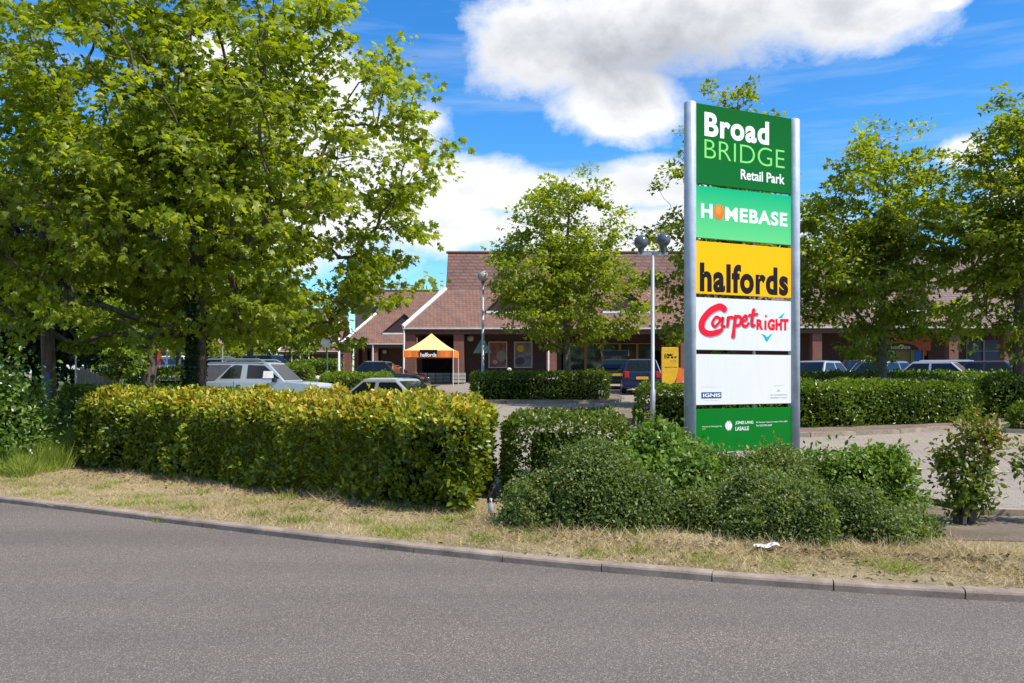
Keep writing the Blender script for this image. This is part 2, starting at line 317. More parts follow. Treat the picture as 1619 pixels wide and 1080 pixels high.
LEAF = {
 'lobed': (np.array([(0, .42, .05), (0, 0, 0), (.24, .02, -.02), (.50, .20, -.10), (.30, .36, .0), (.55, .70, -.14), (.20, .66, -.02), (0, 1.02, -.16), (-.20, .66, -.02), (-.55, .70, -.14), (-.30, .36, 0), (-.50, .20, -.10), (-.24, .02, -.02)]),
           [(0, 1, 2), (0, 2, 3), (0, 3, 4), (0, 4, 5), (0, 5, 6), (0, 6, 7), (0, 7, 8), (0, 8, 9), (0, 9, 10), (0, 10, 11), (0, 11, 12), (0, 12, 1)]),
 'star': (np.array([(0, .35, .05), (0, 0, 0), (.5, .25, -.08), (.22, .5, 0), (0, 1.0, -.12), (-.22, .5, 0), (-.5, .25, -.08)]), [(0, 1, 2), (0, 2, 3), (0, 3, 4), (0, 4, 5), (0, 5, 6), (0, 6, 1)]),
 'oval': (np.array([(0, 0, 0), (.24, .3, .07), (.24, .68, .05), (0, 1, -.05), (-.24, .68, .05), (-.24, .3, .07)]), [(0, 1, 2, 3), (0, 3, 4, 5)]),
 'quad': (np.array([(0, 0, 0), (.3, .45, .04), (0, 1, -.04), (-.3, .45, .04)]), [(0, 1, 2, 3)]),
 'blade': (np.array([(-.5, 0, 0), (.5, 0, 0), (.32, .55, .06), (-.32, .55, .06), (0, 1, .22)]), [(0, 1, 2, 3), (3, 2, 4)]),
}
def leaves(P, Nn, Dd, S, kind, W=None):
    """orient leaf templates: normal Nn, length direction Dd, size S -> V, F, fn"""
    T_, fs = LEAF[kind]; n = len(P)
    Dd = Dd / (np.linalg.norm(Dd, axis=1, keepdims=True) + 1e-9)
    X = np.cross(Dd, Nn); X /= (np.linalg.norm(X, axis=1, keepdims=True) + 1e-9); Z = np.cross(X, Dd)
    Wd = S if W is None else W
    V = P[:, None, :] + T_[None, :, 0, None] * X[:, None, :] * Wd[:, None, None] + T_[None, :, 1, None] * Dd[:, None, :] * S[:, None, None] + T_[None, :, 2, None] * Z[:, None, :] * S[:, None, None]
    k = len(T_); fl = np.array([i for f in fs for i in f]); fn1 = np.array([len(f) for f in fs])
    Fc = (fl[None, :] + (np.arange(n) * k)[:, None]).ravel(); fn = np.tile(fn1, n)
    return V.reshape(-1, 3), Fc, fn, k
def joinparts(parts):
    """parts: list of (V,F,fn,mi,rnd)"""
    Vs, Fs, fns, ms, rs = [], [], [], [], []; b = 0
    for V, Fc, fn, mi, r in parts:
        Vs.append(V); Fs.append(np.asarray(Fc) + b); fns.append(fn); ms.append(np.full(len(fn), mi)); rs.append(r); b += len(V)
    return np.concatenate(Vs), np.concatenate(Fs), np.concatenate(fns), np.concatenate(ms), np.concatenate(rs)
def lump(P, rng, k=1.6, n=5):
    out = np.zeros(len(P))
    for i in range(n):
        kk = rng.normal(size=3) * k * (1 + i * 0.7); out += np.sin(P @ kk + rng.uniform(0, 6.3)) / (1 + i * 0.5)
    return out / 2.2

# ------------------------------------------------------------------ the setting: road, kerb, verge, car park, ground
def sheet(name, xs, y0f, y1f, ny, zf, mat, pw=1.0):
    xs = np.asarray(xs, float); t = np.linspace(0, 1, ny) ** pw
    X = np.repeat(xs, ny); Y0 = np.repeat(y0f(xs), ny); Y1 = np.repeat(y1f(xs), ny); Y = Y0 + (Y1 - Y0) * np.tile(t, len(xs))
    V = np.stack([X, Y, zf(X, Y)], 1); Fc = []
    for i in range(len(xs) - 1):
        a = i * ny + np.arange(ny - 1); Fc.append(np.stack([a, a + ny, a + ny + 1, a + 1], 1))
    Fc = np.concatenate(Fc); o = npmesh(name, V, Fc.ravel(), np.full(len(Fc), 4), [mat])
    return tag(o, kind='structure')
XS = np.concatenate([np.arange(-70, -12, 3.0), np.arange(-12, 12, 0.5), np.arange(12, 73, 3.0)])
sheet('road', XS, lambda x: x * 0 - 25, lambda x: kerb(x) + 0.02, 12, lambda x, y: x * 0, 'asphalt')
sheet('car_park', XS, lambda x: kerb(x) + 0.25, lambda x: x * 0 + 150, 60, lambda x, y: g(x, y), 'paving', 1.6)
big = MB(); big.add([(-1500, 150, 1.39), (1500, 150, 1.39), (1500, 2500, 1.39), (-1500, 2500, 1.39)], [(0, 1, 2, 3)])
big.add([(-1500, -25, -0.02), (-70, -25, -0.02), (-70, 150, 1.39), (-1500, 150, 1.39)], [(0, 1, 2, 3)]); big.add([(70, -25, -0.02), (1500, -25, -0.02), (1500, 150, 1.39), (70, 150, 1.39)], [(0, 1, 2, 3)])
big.add([(-1500, -1500, -0.02), (1500, -1500, -0.02), (1500, -25, -0.02), (-1500, -25, -0.02)], [(0, 1, 2, 3)])
tag(big.build('ground', 'grassland'), kind='structure')
sheet('grass_bank', np.arange(-60, -8.0, 2.0), lambda x: np.maximum(kerb(x) + 3.5, 15.0), lambda x: x * 0 + 62, 30, lambda x, y: g(x, y) + 0.012, 'grassland')
# kerb stones: joints 0.915 m apart along the curve
mk = MB(); xx = -40.0; pts = [xx]
while xx < 30:
    s = float(kerb(xx + 0.05) - kerb(xx)) / 0.05; xx += 0.915 / math.hypot(1, s); pts.append(xx)
sh = 0.74 - min(pts, key=lambda p: abs(p - 0.74)); pts = [p + sh for p in pts]
for a, b in zip(pts[:-1], pts[1:]):
    A = Vector((a, float(kerb(a)), 0)); Bv = Vector((b, float(kerb(b)), 0)); d = (Bv - A).normalized(); n = Vector((-d.y, d.x, 0))
    h = 0.068 + random.uniform(-.004, .004); A = A + d * 0.005; Bv = Bv - d * 0.005
    sec = [(0, -0.08), (0, h - 0.022), (0.008, h - 0.007), (0.022, h), (0.125, h), (0.125, -0.08)]
    vs = [A + n * o + Vector((0, 0, z)) for o, z in sec] + [Bv + n * o + Vector((0, 0, z)) for o, z in sec]
    mk.add(vs, [tuple(range(6)), tuple(range(11, 5, -1))] + [(i, i + 6, (i + 1) % 6 + 6, (i + 1) % 6) for i in range(6)])
tag(mk.build('kerb', 'kerb'), kind='structure')
# verge slab
VZ = 0.072
vx = np.arange(-40, 30, 1.0)
back = [(30, 6.8), (9, 8.9), (5.25, 9.55), (5.0, 10.9), (4.6, 13.2), (-0.03, 13.2), (0.02, 10.7), (-0.33, 10.4), (-0.25, 13.0), (-8.2, 18.2), (-16, 20), (-40, 34)]
vp = [(x, float(kerb(x)) + 0.10) for x in vx] + back
mv = MB(); k = len(vp); mv.add([(x, y, VZ - 0.012) for x, y in vp] + [(x, y, -0.15) for x, y in vp], [tuple(range(k))] + [(i, k + i, k + (i + 1) % k, (i + 1) % k) for i in range(k)])
tag(mv.build('verge', 'verge'), kind='structure')
ms = MB(); sp = [(0.1, 8.7), (4.4, 8.1), (5.2, 8.0), (9, 7.4), (9, 8.8), (5.15, 9.45), (4.9, 10.9), (4.5, 13.1), (0.1, 13.1)]
ms.add([(x, y, VZ - 0.006) for x, y in sp], [tuple(range(len(sp)))])
tag(ms.build('bed_soil', 'soil'), kind='structure')
# edging along the back of the bed and island kerbs
def edging(name, path, w=0.12, h=0.10, mat='kerb'):
    mb = MB()
    for (x0, y0), (x1, y1) in zip(path[:-1], path[1:]):
        L = math.hypot(x1 - x0, y1 - y0); n = max(1, int(L / 0.9)); rz = math.atan2(y1 - y0, x1 - x0)
        for i in range(n):
            t = (i + .5) / n; cx, cy = x0 + (x1 - x0) * t, y0 + (y1 - y0) * t; z = float(g(cx, cy))
            mb.box((cx, cy, z + h / 2 - 0.05), (L / n - 0.008, w, h + 0.1), rz)
    return tag(mb.build(name, mat), kind='structure')
edging('bed_edging', [(4.66, 13.2), (5.06, 10.9), (5.3, 9.62), (9, 8.97), (20, 7.9)], h=0.13)
def island(path, name='island', soilh=0.09):
    mb = MB(); mb.add([(x, y, float(g(x, y)) + soilh) for x, y in path], [tuple(range(len(path)))])
    tag(mb.build(name + '_soil', 'soil'), kind='structure'); edging(name + '_kerb', path + [path[0]])
def W(px, D): return ((px - 809.5) / F * D, D)
island([W(738, 32), W(800, 31.4), W(970, 31.6), W(985, 33), W(975, 36.0), W(740, 36)], 'tree_island')
island([W(1000, 21.0), W(1150, 19.6), W(1280, 19.6), W(1420, 20.4), W(1540, 22.0), W(1590, 24), W(1590, 30), W(960, 30), W(985, 24)], 'planting_island')
edging('near_path_kerb', [W(1590, 20.6), W(1700, 20.0), W(1760, 22.0)])
# painted markings
mm = MB()
def mark(p, q, w, z=0.006):
    a, b = Vector((*p, 0)), Vector((*q, 0)); n_ = 14; d = (b - a).normalized(); nn = Vector((-d.y, d.x, 0)) * w / 2
    for i in range(n_):
        c0, c1 = a + (b - a) * i / n_, a + (b - a) * (i + 1) / n_
        vs = [c0 - nn, c1 - nn, c1 + nn, c0 + nn]
        for v in vs: v.z = float(g(v.x, v.y)) + z
        mm.add(vs, [(0, 1, 2, 3)])
mark(W(905, 29.6), W(1010, 29.2), 0.10); mark(W(760, 30), W(880, 30.2), 0.10)
mark(W(1290, 14.9), W(1640, 14.0), 0.10)
tag(mm.build('painted_line', plain('worn_line_paint', (0.45, 0.40, 0.28), 0.8, var=0.4, scale=9)), kind='structure')

# ------------------------------------------------------------------ plants
def hedge(name, label, foot, h, mat, leaf=0.06, dens=900, kind='oval', seed=1, rnd_top=0.5, rnd_lo=0.0, group=None, cat='hedge', rough=0.05, edge_r=0.16, zbase=None, lumpk=1.6, toplift=0.0):
    """leafy clipped block on a 4-corner footprint (front-left, front-right, back-right, back-left)"""
    rng = np.random.default_rng(seed); Q = [np.array(p, float) for p in foot]
    bx, by = np.mean([q[0] for q in Q]), np.mean([q[1] for q in Q]); z0 = float(g(bx, by)) if zbase is None else zbase
    def bil(u, v): return (Q[0] * (1 - u)[:, None] + Q[1] * u[:, None]) * (1 - v)[:, None] + (Q[3] * (1 - u)[:, None] + Q[2] * u[:, None]) * v[:, None]
    Ls = [np.linalg.norm(Q[(i + 1) % 4] - Q[i]) for i in range(4)]
    areaT = 0.5 * abs(sum(Q[i][0] * Q[(i + 1) % 4][1] - Q[(i + 1) % 4][0] * Q[i][1] for i in range(4)))
    Pl, Nl = [], []; cen = np.array([bx, by])
    n = int(areaT * dens); u, v = rng.random(n), rng.random(n); xy = bil(u, v)
    P = np.column_stack([xy, np.full(n, h)]); Nn = np.tile([0, 0, 1.0], (n, 1)); eu = np.minimum(u, 1 - u) * Ls[0]; ev = np.minimum(v, 1 - v) * Ls[1]; ed = np.minimum(eu, ev)
    P[:, 2] -= np.where(ed < edge_r, edge_r * (1 - np.sqrt(np.maximum(0, 1 - (1 - ed / edge_r) ** 2))), 0); Pl.append(P); Nl.append(Nn)
    for i in range(4):
        a, b = Q[i], Q[(i + 1) % 4]; n = int(Ls[i] * h * dens * (1.0 if i != 2 else 0.4)); s, t = rng.random(n), rng.random(n) ** 0.9
        d = (b - a) / Ls[i]; nn = np.array([d[1], -d[0]]); nn = nn if np.dot((a + b) / 2 - cen, nn) > 0 else -nn
        P = np.column_stack([a + (b - a) * s[:, None], t * h]); ins = np.zeros(n); tt = h * (1 - t)
        ins += np.where(tt < edge_r, edge_r * (1 - np.sqrt(np.maximum(0, 1 - (1 - tt / edge_r) ** 2))), 0)
        se = np.minimum(s, 1 - s) * Ls[i]; ins += np.where(se < edge_r, edge_r * 0.6 * (1 - se / edge_r) ** 2, 0); ins += 0.06 * np.clip(1 - t * 5, 0, 1)
        P[:, :2] -= nn * ins[:, None]; Pl.append(P); Nl.append(np.tile([nn[0], nn[1], 0.25], (n, 1)))
    P = np.concatenate(Pl); Nn = np.concatenate(Nl); n = len(P)
    lm = lump(P, rng, lumpk) * rough + lump(P, rng, 6.0) * leaf * 0.8 + rng.exponential(1.0, n) * -0.04 + 0.04 + (rng.random(n) > 0.985) * rng.random(n) * 0.12
    P = P + Nn * lm[:, None]; P[:, 2] = np.maximum(P[:, 2], 0.01)
    ori = Nn * 0.75 + rng.normal(size=(n, 3)) * 0.55 + np.array([0, 0, 0.35]); Dd = rng.normal(size=(n, 3)) + Nn * 0.5 + np.array([0, 0, 0.3])
    S = leaf * rng.uniform(0.6, 1.35, n); V, Fc, fn, k = leaves(P, ori, Dd, S, kind)
    lum2 = lump(P, rng, 0.9) * 0.13
    r = rng.beta(1.6, 2.4, n) * 0.62 + rnd_lo + lum2 + rnd_top * np.clip((P[:, 2] / h - 0.70) / 0.30, 0, 1) ** 1.6 * rng.random(n) ** 0.8
    r = np.clip(r, 0.01, 0.99)
    # inner mass
    iu, iv = min(.4, .30 / Ls[0]), min(.4, .30 / Ls[1])
    cq = list(bil(np.array([iu, 1 - iu, 1 - iu, iu]), np.array([iv, iv, 1 - iv, 1 - iv])))
    cv = [(*q, 0.0) for q in cq] + [(*q, h - 0.26) for q in cq]; cf = [(0, 1, 5, 4), (1, 2, 6, 5), (2, 3, 7, 6), (3, 0, 4, 7), (4, 5, 6, 7)]
    CV = np.array(cv, float)
    Vj, Fj, fj, mj, rj = joinparts([(V, Fc, fn, 0, np.repeat(r, k)), (CV, np.array(cf).ravel(), np.full(5, 4), 1, np.zeros(8))])
    Vj = Vj + np.array([0, 0, z0]); o = npmesh(name, Vj, Fj, fj, [mat, 'hedgecore'], mj, rj, origin=(bx, by, z0))
    return tag(o, label, cat, group)

def dome(rng, c, rad, n, mat_i, leaf, kind='oval', hollow=0.72, rough=0.12, droop=0.0, lo=0.0, core=True, upb=0.35, lumpk=1.6, amp=1.0):
    """leaves over an ellipsoidal mound, returns list of parts"""
    c = np.array(c, float); rad = np.array(rad, float)
    d = rng.normal(size=(n, 3)); d /= np.linalg.norm(d, axis=1, keepdims=True); d[:, 2] = np.abs(d[:, 2]) * rng.choice([1, 1, 1, -0.25], n)
    rr = rng.uniform(hollow, 1.0, n) ** 0.6; P = d * rad
    rr = rr * (1 + rough * lump(P, rng, lumpk)) + (rng.random(n) > 0.6) * rng.exponential(0.13, n)
    P = P * rr[:, None] + c; P[:, 2] = np.maximum(P[:, 2], c[2] - rad[2] * 0.25)
    ori = d * 0.7 + rng.normal(size=(n, 3)) * 0.6 + np.array([0, 0, upb]); Dd = d * 0.7 + rng.normal(size=(n, 3)) * 0.8 + np.array([0, 0, -droop])
    S = leaf * rng.uniform(0.6, 1.35, n); V, Fc, fn, k = leaves(P, ori, Dd, S, kind)
    r = np.clip(rng.beta(2, 2, n) * 0.8 * amp + 0.12 * lump(P, rng, 1.2) + lo + 0.1, 0.01, 0.99)
    out = [(V, Fc, fn, mat_i, np.repeat(r, k))]
    if core:
        mb = MB(); mb.ball((0, 0, 0), 1.0, 12, 8); CV = np.array(mb.v) * rad * (hollow * 0.86) + c; CV[:, 2] = np.maximum(CV[:, 2], c[2] - 0.02)
        out.append((CV, np.array([i for f in mb.f for i in f]), np.array([len(f) for f in mb.f]), 9, np.zeros(len(CV))))
    return out
def sprigs(rng, P0, Nn, n, length, leaf, mat_i, kind='oval', per=9):
    """leafy shoots sticking out of a surface"""
    idx = rng.integers(0, len(P0), n); B0 = P0[idx]; dirs = Nn[idx] + rng.normal(size=(n, 3)) * 0.5 + np.array([0, 0, 0.6]); dirs /= np.linalg.norm(dirs, axis=1, keepdims=True)
    t = np.tile(np.linspace(0.1, 1, per), n); L = np.repeat(length * rng.uniform(0.4, 1.1, n), per); b = np.repeat(B0, per, 0); dd = np.repeat(dirs, per, 0)
    P = b + dd * (t * L)[:, None]; P[:, 2] -= 0.45 * t ** 2 * L
    side = rng.normal(size=P.shape) ; V, Fc, fn, k = leaves(P, side + np.array([0, 0, 0.6]), dd * 0.6 + rng.normal(size=P.shape) * 0.8, leaf * rng.uniform(0.6, 1.2, len(P)), kind)
    return (V, Fc, fn, mat_i, np.repeat(np.clip(rng.beta(2, 2, len(P)) + 0.1, 0.01, 0.99), k))
def shrub(name, label, base, domes, mats, seed, cat='shrub', group=None, spr=None, stems=None):
    """domes: list of dicts for dome(), coordinates relative to base"""
    rng = np.random.default_rng(seed); parts = []
    for d in domes: parts += dome(rng, **d)
    if spr:
        for (mi, n, ln, lf, *mo) in spr:
            src = [p for p in parts if p[3] == mi][0][0]; pick = src[rng.integers(0, len(src), 4000)]; cc = np.array([pick[:, 0].mean(), pick[:, 1].mean() + .1, 0.0]); nn = (pick - cc) * [1, 1, .6]; nn /= np.linalg.norm(nn, axis=1, keepdims=True)
            top = pick[:, 2] > np.percentile(pick[:, 2], 12); parts.append(sprigs(rng, pick[top], nn[top], n, ln, lf, mo[0] if mo else mi))
    parts = [(V, Fc, fn, len(mats) if mi == 9 else mi, r) for V, Fc, fn, mi, r in parts]
    V, Fc, fn, mi, r = joinparts(parts)
    if stems is None:
        o = npmesh(name, V + np.array(base), Fc, fn, mats + ['hedgecore'], mi, r, origin=tuple(base)); return tag(o, label, cat, group)
    root = thing(name, label, cat, base, group=group); npmesh('foliage', V, Fc, fn, mats + ['hedgecore'], mi, r, parent=root)
    for st in stems:
        mb = MB(); mb.tube(st, [0.03, 0.02, 0.008][:len(st)] if len(st) <= 3 else 0.02, 6); mb.build('stem', 'bark', root)
    return root

def tree(name, label, base, H, trunk_r, cz, rad, nclump, per, leaf, mat, seed, kind='lobed', crad=0.55, lean=(0, 0), offc=(0, 0), barkm='bark', group=None, flat=0.35, shell=0.5, zmin=None, cat='tree', tone=0.0, taper=0.0, jit=0.55, ivy=None, minr=0.008, spread=1.0, cut=None):
    rng = np.random.default_rng(seed); base = Vector(base); root = thing(name, label, cat, base, group=group)
    rad = np.array(rad, float)
    # trunk
    nt = max(6, int(H / 0.6)); ph = rng.uniform(0, 6.3, 2); tn = []
    for i in range(nt + 1):
        z = H * i / nt; q = z / H
        tn.append(np.array([lean[0] * q + 0.10 * math.sin(z * 0.9 + ph[0]) * q + offc[0] * max(0, q - .3), lean[1] * q + 0.10 * math.sin(z * 0.7 + ph[1]) * q, z]))
    nodes = list(tn); parent = [-1] + list(range(nt)); plen = [np.linalg.norm(p) for p in tn]; istr = [True] * (nt + 1)
    # clump centres
    C = []
    while len(C) < nclump:
        d = rng.normal(size=3); d /= np.linalg.norm(d); r = rng.random() ** shell * (0.9 + 0.1 * math.sin(3 * math.atan2(d[1], d[0]) + ph[0]))
        p = d * r * rad * np.array([1 - taper * max(0, d[2]), 1 - taper * max(0, d[2]), 1]) + np.array([offc[0], offc[1], cz])
        if zmin is not None and p[2] < zmin + rng.random() * 0.7: continue
        if cut is not None and cut(p + np.array(base)): continue
        if math.sin(p[0] * 1.7 + ph[0]) * math.sin(p[2] * 1.9 + ph[1]) * math.sin(p[1] * 1.5) > 0.45: continue
        C.append(p)
    C.sort(key=lambda p: math.hypot(p[0] - offc[0] * .5, p[1]) + 0.25 * abs(p[2] - cz))
    s0 = int(len(tn) * 0.25)
    for p in C:
        A = np.array(nodes[s0:]); dv = p - A; dist = np.linalg.norm(dv, axis=1)
        cost = dist * (1 + 0.9 * np.clip(-dv[:, 2] / (dist + 1e-6), 0, 1)) + 0.28 * np.array(plen[s0:])
        j = int(np.argmin(cost)) + s0; nodes.append(p); parent.append(j); plen.append(plen[j] + np.linalg.norm(p - nodes[j])); istr.append(False)
    cnt = [1] * len(nodes)
    for i in range(len(nodes) - 1, nt, -1): cnt[parent[i]] += cnt[i]
    def rbr(i): return min(trunk_r * 0.5, minr * (cnt[i] ** 0.52))
    mb = MB()
    trr = [trunk_r * (1.28 if i == 0 else 1.0) * (1 - 0.86 * (i / nt) ** 1.1) for i in range(nt + 1)]
    mb.tube([tuple(p) for p in tn], trr, 12)
    twp = []
    for i in range(nt + 1, len(nodes)):
        a, b = np.array(nodes[parent[i]]), np.array(nodes[i]); L = np.linalg.norm(b - a); r0 = max(rbr(i) * 1.1, minr); r1 = max(minr * 0.7, rbr(i) * 0.7 if cnt[i] > 1 else minr * .6)
        k = 2 if L < 0.6 else 4; pts = []
        for q in range(k + 1):
            t = q / k; w_ = math.sin(math.pi * t); pts.append(a + (b - a) * t + (rng.normal(size=3) * 0.06 * L + np.array([0, 0, 0.06 * L])) * w_)
        mb.tube([tuple(p) for p in pts], [r0 + (r1 - r0) * q / k for q in range(k + 1)], 5, caps=False)
    mb.build('trunk', barkm, root, smooth=True)
    # leaves: flattened sprays
    C = np.array(C); n = nclump * per; ci = np.repeat(np.arange(nclump), per)
    sc = (crad * rng.uniform(0.6, 1.3, nclump))[ci]; o = rng.normal(size=(n, 3)); o /= np.linalg.norm(o, axis=1, keepdims=True); o *= (rng.random(n) ** 0.45)[:, None]
    tilt = rng.normal(size=(nclump, 2))[ci] * 0.25
    off = o * sc[:, None] * np.array([1, 1, flat]); off[:, 2] += tilt[:, 0] * off[:, 0] + tilt[:, 1] * off[:, 1]; rh = np.hypot(off[:, 0], off[:, 1]); off[:, 2] -= rh ** 2 * 0.25
    P = C[ci] + off
    out = P - np.array([offc[0], offc[1], cz]); out /= (np.linalg.norm(out, axis=1, keepdims=True) + 1e-6)
    ori = np.array([0, 0, 1.0]) + out * 0.35 + rng.normal(size=(n, 3)) * jit; Dd = out * 0.5 + o * 0.7 + rng.normal(size=(n, 3)) * 0.5 + np.array([0, 0, -0.3])
    S = leaf * rng.uniform(0.55, 1.3, n); V, Fc, fn, k = leaves(P, ori, Dd, S, kind)
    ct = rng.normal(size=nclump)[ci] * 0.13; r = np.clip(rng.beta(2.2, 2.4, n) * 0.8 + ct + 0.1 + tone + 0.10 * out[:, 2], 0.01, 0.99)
    npmesh('crown', V, Fc, fn, [mat], None, np.repeat(r, k), parent=root)
    if ivy:
        n = ivy[0]; zz = rng.random(n) * ivy[1]; q = rng.uniform(0, 2 * math.pi, n); rr_ = trunk_r * (1.05 + 0.55 * rng.random(n)) * (1 + 0.25 * np.sin(zz * 3 + q)); tx = np.interp(zz, [p[2] for p in tn], [p[0] for p in tn]); ty = np.interp(zz, [p[2] for p in tn], [p[1] for p in tn])
        keep = (np.cos(q) < 0.35) | (zz < 0.8); q, zz, rr_, tx, ty = q[keep], zz[keep], rr_[keep], tx[keep], ty[keep]; n = len(q)
        P = np.column_stack([tx + rr_ * np.cos(q), ty + rr_ * np.sin(q), zz]); nn = np.column_stack([np.cos(q), np.sin(q), np.full(n, 0.3)])
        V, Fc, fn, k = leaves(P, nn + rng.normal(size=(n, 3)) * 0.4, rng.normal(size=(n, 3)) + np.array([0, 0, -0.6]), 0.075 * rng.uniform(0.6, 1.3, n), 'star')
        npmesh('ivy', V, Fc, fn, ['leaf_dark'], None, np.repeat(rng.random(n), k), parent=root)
    return root

# --- near hedges
hedge('clipped_hedge', 'long waist-high hedge with yellow and orange tipped top along the roadside verge', [(-7.45, 14.6), (-0.48, 9.55), (-0.36, 12.6), (-7.6, 17.6)], 1.15, 'leaf_hedge', 0.078, 1500, seed=3, rnd_top=0.72, rnd_lo=0.06, rough=0.15, zbase=VZ - 0.03, edge_r=0.22)
hedge('clipped_hedge', 'small square clipped hedge block with flat top beside the gap in the roadside hedges', [(-0.06, 10.7), (1.35, 10.5), (1.6, 12.7), (-0.02, 12.9)], 1.0, 'leaf_red', 0.055, 1700, seed=4, rnd_top=0.3, rough=0.06, zbase=VZ - 0.03)
hedge('clipped_hedge', 'dark green clipped hedge on the tree island in front of the two wall posters', [W(745, 32.4), W(955, 32.2), W(960, 34.4), W(750, 34.8)], 1.05, 'leaf_laurel', 0.10, 420, seed=5, rnd_top=0.15, rough=0.12, lumpk=1.0)
hedge('clipped_hedge', 'clipped green hedge left of the sign around the twin globe lamp post', [W(1012, 21.6), W(1140, 20.2), W(1140, 22.6), W(1012, 23.6)], 1.05, 'leaf_laurel', 0.085, 620, seed=6, rnd_top=0.2, rough=0.12, lumpk=1.0)
hedge('clipped_hedge', 'long light green clipped hedge right of the sign behind the curved kerb', [W(1150, 20.1), W(1530, 22.5), W(1575, 25.2), W(1140, 23.4)], 1.05, 'leaf_laurel', 0.085, 620, seed=8, rnd_top=0.42, rough=0.10, lumpk=1.0)
hedge('clipped_hedge', 'far strip of clipped hedge in front of the right row of cars', [W(1230, 26.6), W(1610, 27.0), W(1625, 29.2), W(1220, 29.0)], 1.12, 'leaf_laurel', 0.09, 420, seed=9, rnd_top=0.4, rough=0.10)
hedge('clipped_hedge', 'shaded clipped hedge behind the ivy-clad trunk, in front of the silver car', [W(178, 20), W(372, 20), W(380, 22.5), W(165, 22.5)], 1.12, 'leaf_laurel', 0.085, 500, seed=10, rnd_top=0.3, rough=0.10)
hedge('clipped_hedge', 'low clipped hedge between the roadside hedge and the silver car', [W(375, 18.6), W(540, 18.6), W(545, 20.5), W(375, 20.8)], 0.86, 'leaf_laurel', 0.085, 450, seed=31, rnd_top=0.3, rough=0.10)
hedge('clipped_hedge', 'rough hedge with brown bare left half, left of the orange gazebo', [W(510, 37), W(618, 37), W(620, 39), W(512, 39.5)], 1.15, 'leaf_lime', 0.10, 380, seed=11, rnd_top=0.4, rough=0.12, zbase=0.38)
hedge('clipped_hedge', 'bright rounded hedge left of the round road sign seen from behind', [W(445, 44), W(490, 44), W(495, 47), W(445, 47)], 1.3, 'leaf_lime', 0.10, 380, seed=12, rnd_top=0.4, rough=0.10, edge_r=0.3, zbase=0.72)
hedge('clipped_hedge', 'dark distant hedge beside the left shop arcade', [W(462, 52), W(535, 52), W(540, 55), W(462, 55)], 1.35, 'leaf_laurel', 0.12, 300, seed=13, rnd_top=0.4, rough=0.10, zbase=1.0)
hedge('clipped_hedge', 'straggly dark hedge under the trees in front of the distant car row', [W(215, 30), W(330, 30), W(340, 33), W(210, 33)], 1.25, 'leaf_laurel', 0.10, 340, seed=14, rnd_top=0.2, rough=0.2)
hedge('clipped_hedge', 'dark hedge at the right edge beyond the paving', [W(1560, 23.5), W(1660, 23.5), W(1680, 26.5), W(1565, 27)], 1.2, 'leaf_laurel', 0.09, 420, seed=15, rnd_top=0.1, rough=0.10)
hedge('clipped_hedge', 'small clipped hedge on the right frame edge behind its own kerb', [W(1598, 20.6), W(1700, 20.2), W(1740, 21.8), W(1610, 21.8)], 0.62, 'leaf_laurel', 0.08, 700, seed=16, rnd_top=0.3, rough=0.08)
hedge('clipped_hedge', 'overgrown hedge between the wooden pole and the paling fence', [W(92, 18.6), W(185, 18.4), W(180, 21), W(95, 21)], 1.1, 'leaf_laurel', 0.085, 600, seed=17, rnd_top=0.2, rough=0.22)
# --- roadside shrubs round the foot of the sign
def sprawl(seed, rx, ry, h, nsub, leaves_each, leaf, sub=0.34, mat_i=0, droop=0.2, prof=0.5, skewx=0.0):
    """an irregular thicket: many small overlapping mounds under a sagging outline"""
    r_ = np.random.default_rng(seed); out = []
    for i in range(nsub):
        a, q = r_.uniform(0, 6.283), r_.random() ** 0.6; x, y = rx * q * math.cos(a), ry * q * math.sin(a)
        hh = h * (1 - prof * q * q) * r_.uniform(0.72, 1.12) * (1 + skewx * x / rx); sr = sub * r_.uniform(0.7, 1.35)
        out.append(dict(c=(x, y, max(0.0, hh - sr * 1.25)), rad=(sr * 1.15, sr, sr * 1.25), n=leaves_each, mat_i=mat_i, leaf=leaf, rough=0.22, droop=droop, lo=float(r_.uniform(-.16, .14)), lumpk=4.0, hollow=0.6))
        if hh > sr * 1.6: out.append(dict(c=(x * 1.12, y * 1.15, 0.0), rad=(sr * 1.2, sr * 1.1, hh * 0.72), n=leaves_each, mat_i=mat_i, leaf=leaf, rough=0.2, droop=droop, lo=float(r_.uniform(-.2, .05)), lumpk=4.0, hollow=0.65))
    return out
shrub('spreading_shrub', 'fine-leaved grey-green sprawling shrub in front of the square hedge block', (0.90, 9.0, VZ - .02), sprawl(1, .50, .5, .90, 18, 2200, .034, .24), ['leaf_coton', 'straw', 'leaf_mid'], 21, spr=[(0, 2300, .20, .034), (0, 500, .28, .03), (0, 160, .24, .022, 1), (0, 160, .22, .055, 2)])
shrub('leafy_shrub', 'broad mid-green leafy shrub at the foot of the left sign post', (1.80, 9.95, VZ - .02), sprawl(2, .80, .6, .90, 14, 800, .068, .3, droop=.4, prof=.3), ['leaf_mid'], 22, spr=[(0, 520, 0.26, 0.06)])
shrub('spreading_shrub', 'tangled shrub with pale shoots under the middle of the sign', (2.75, 9.8, VZ - .02), sprawl(3, .85, .6, .68, 18, 1800, .04, .26), ['leaf_coton', 'straw', 'leaf_mid'], 23, spr=[(0, 2300, .24, .034), (0, 900, .34, .03), (0, 160, .24, .022, 1), (0, 160, .22, .055, 2)])
shrub('leafy_shrub', 'dark green leafy shrub below the right sign post, at the end of the bed', (3.85, 10.0, VZ - .02), sprawl(4, .72, .5, .68, 12, 800, .065, .28, droop=.4, prof=.35), ['leaf_mid'], 24, spr=[(0, 480, 0.30, 0.058)])
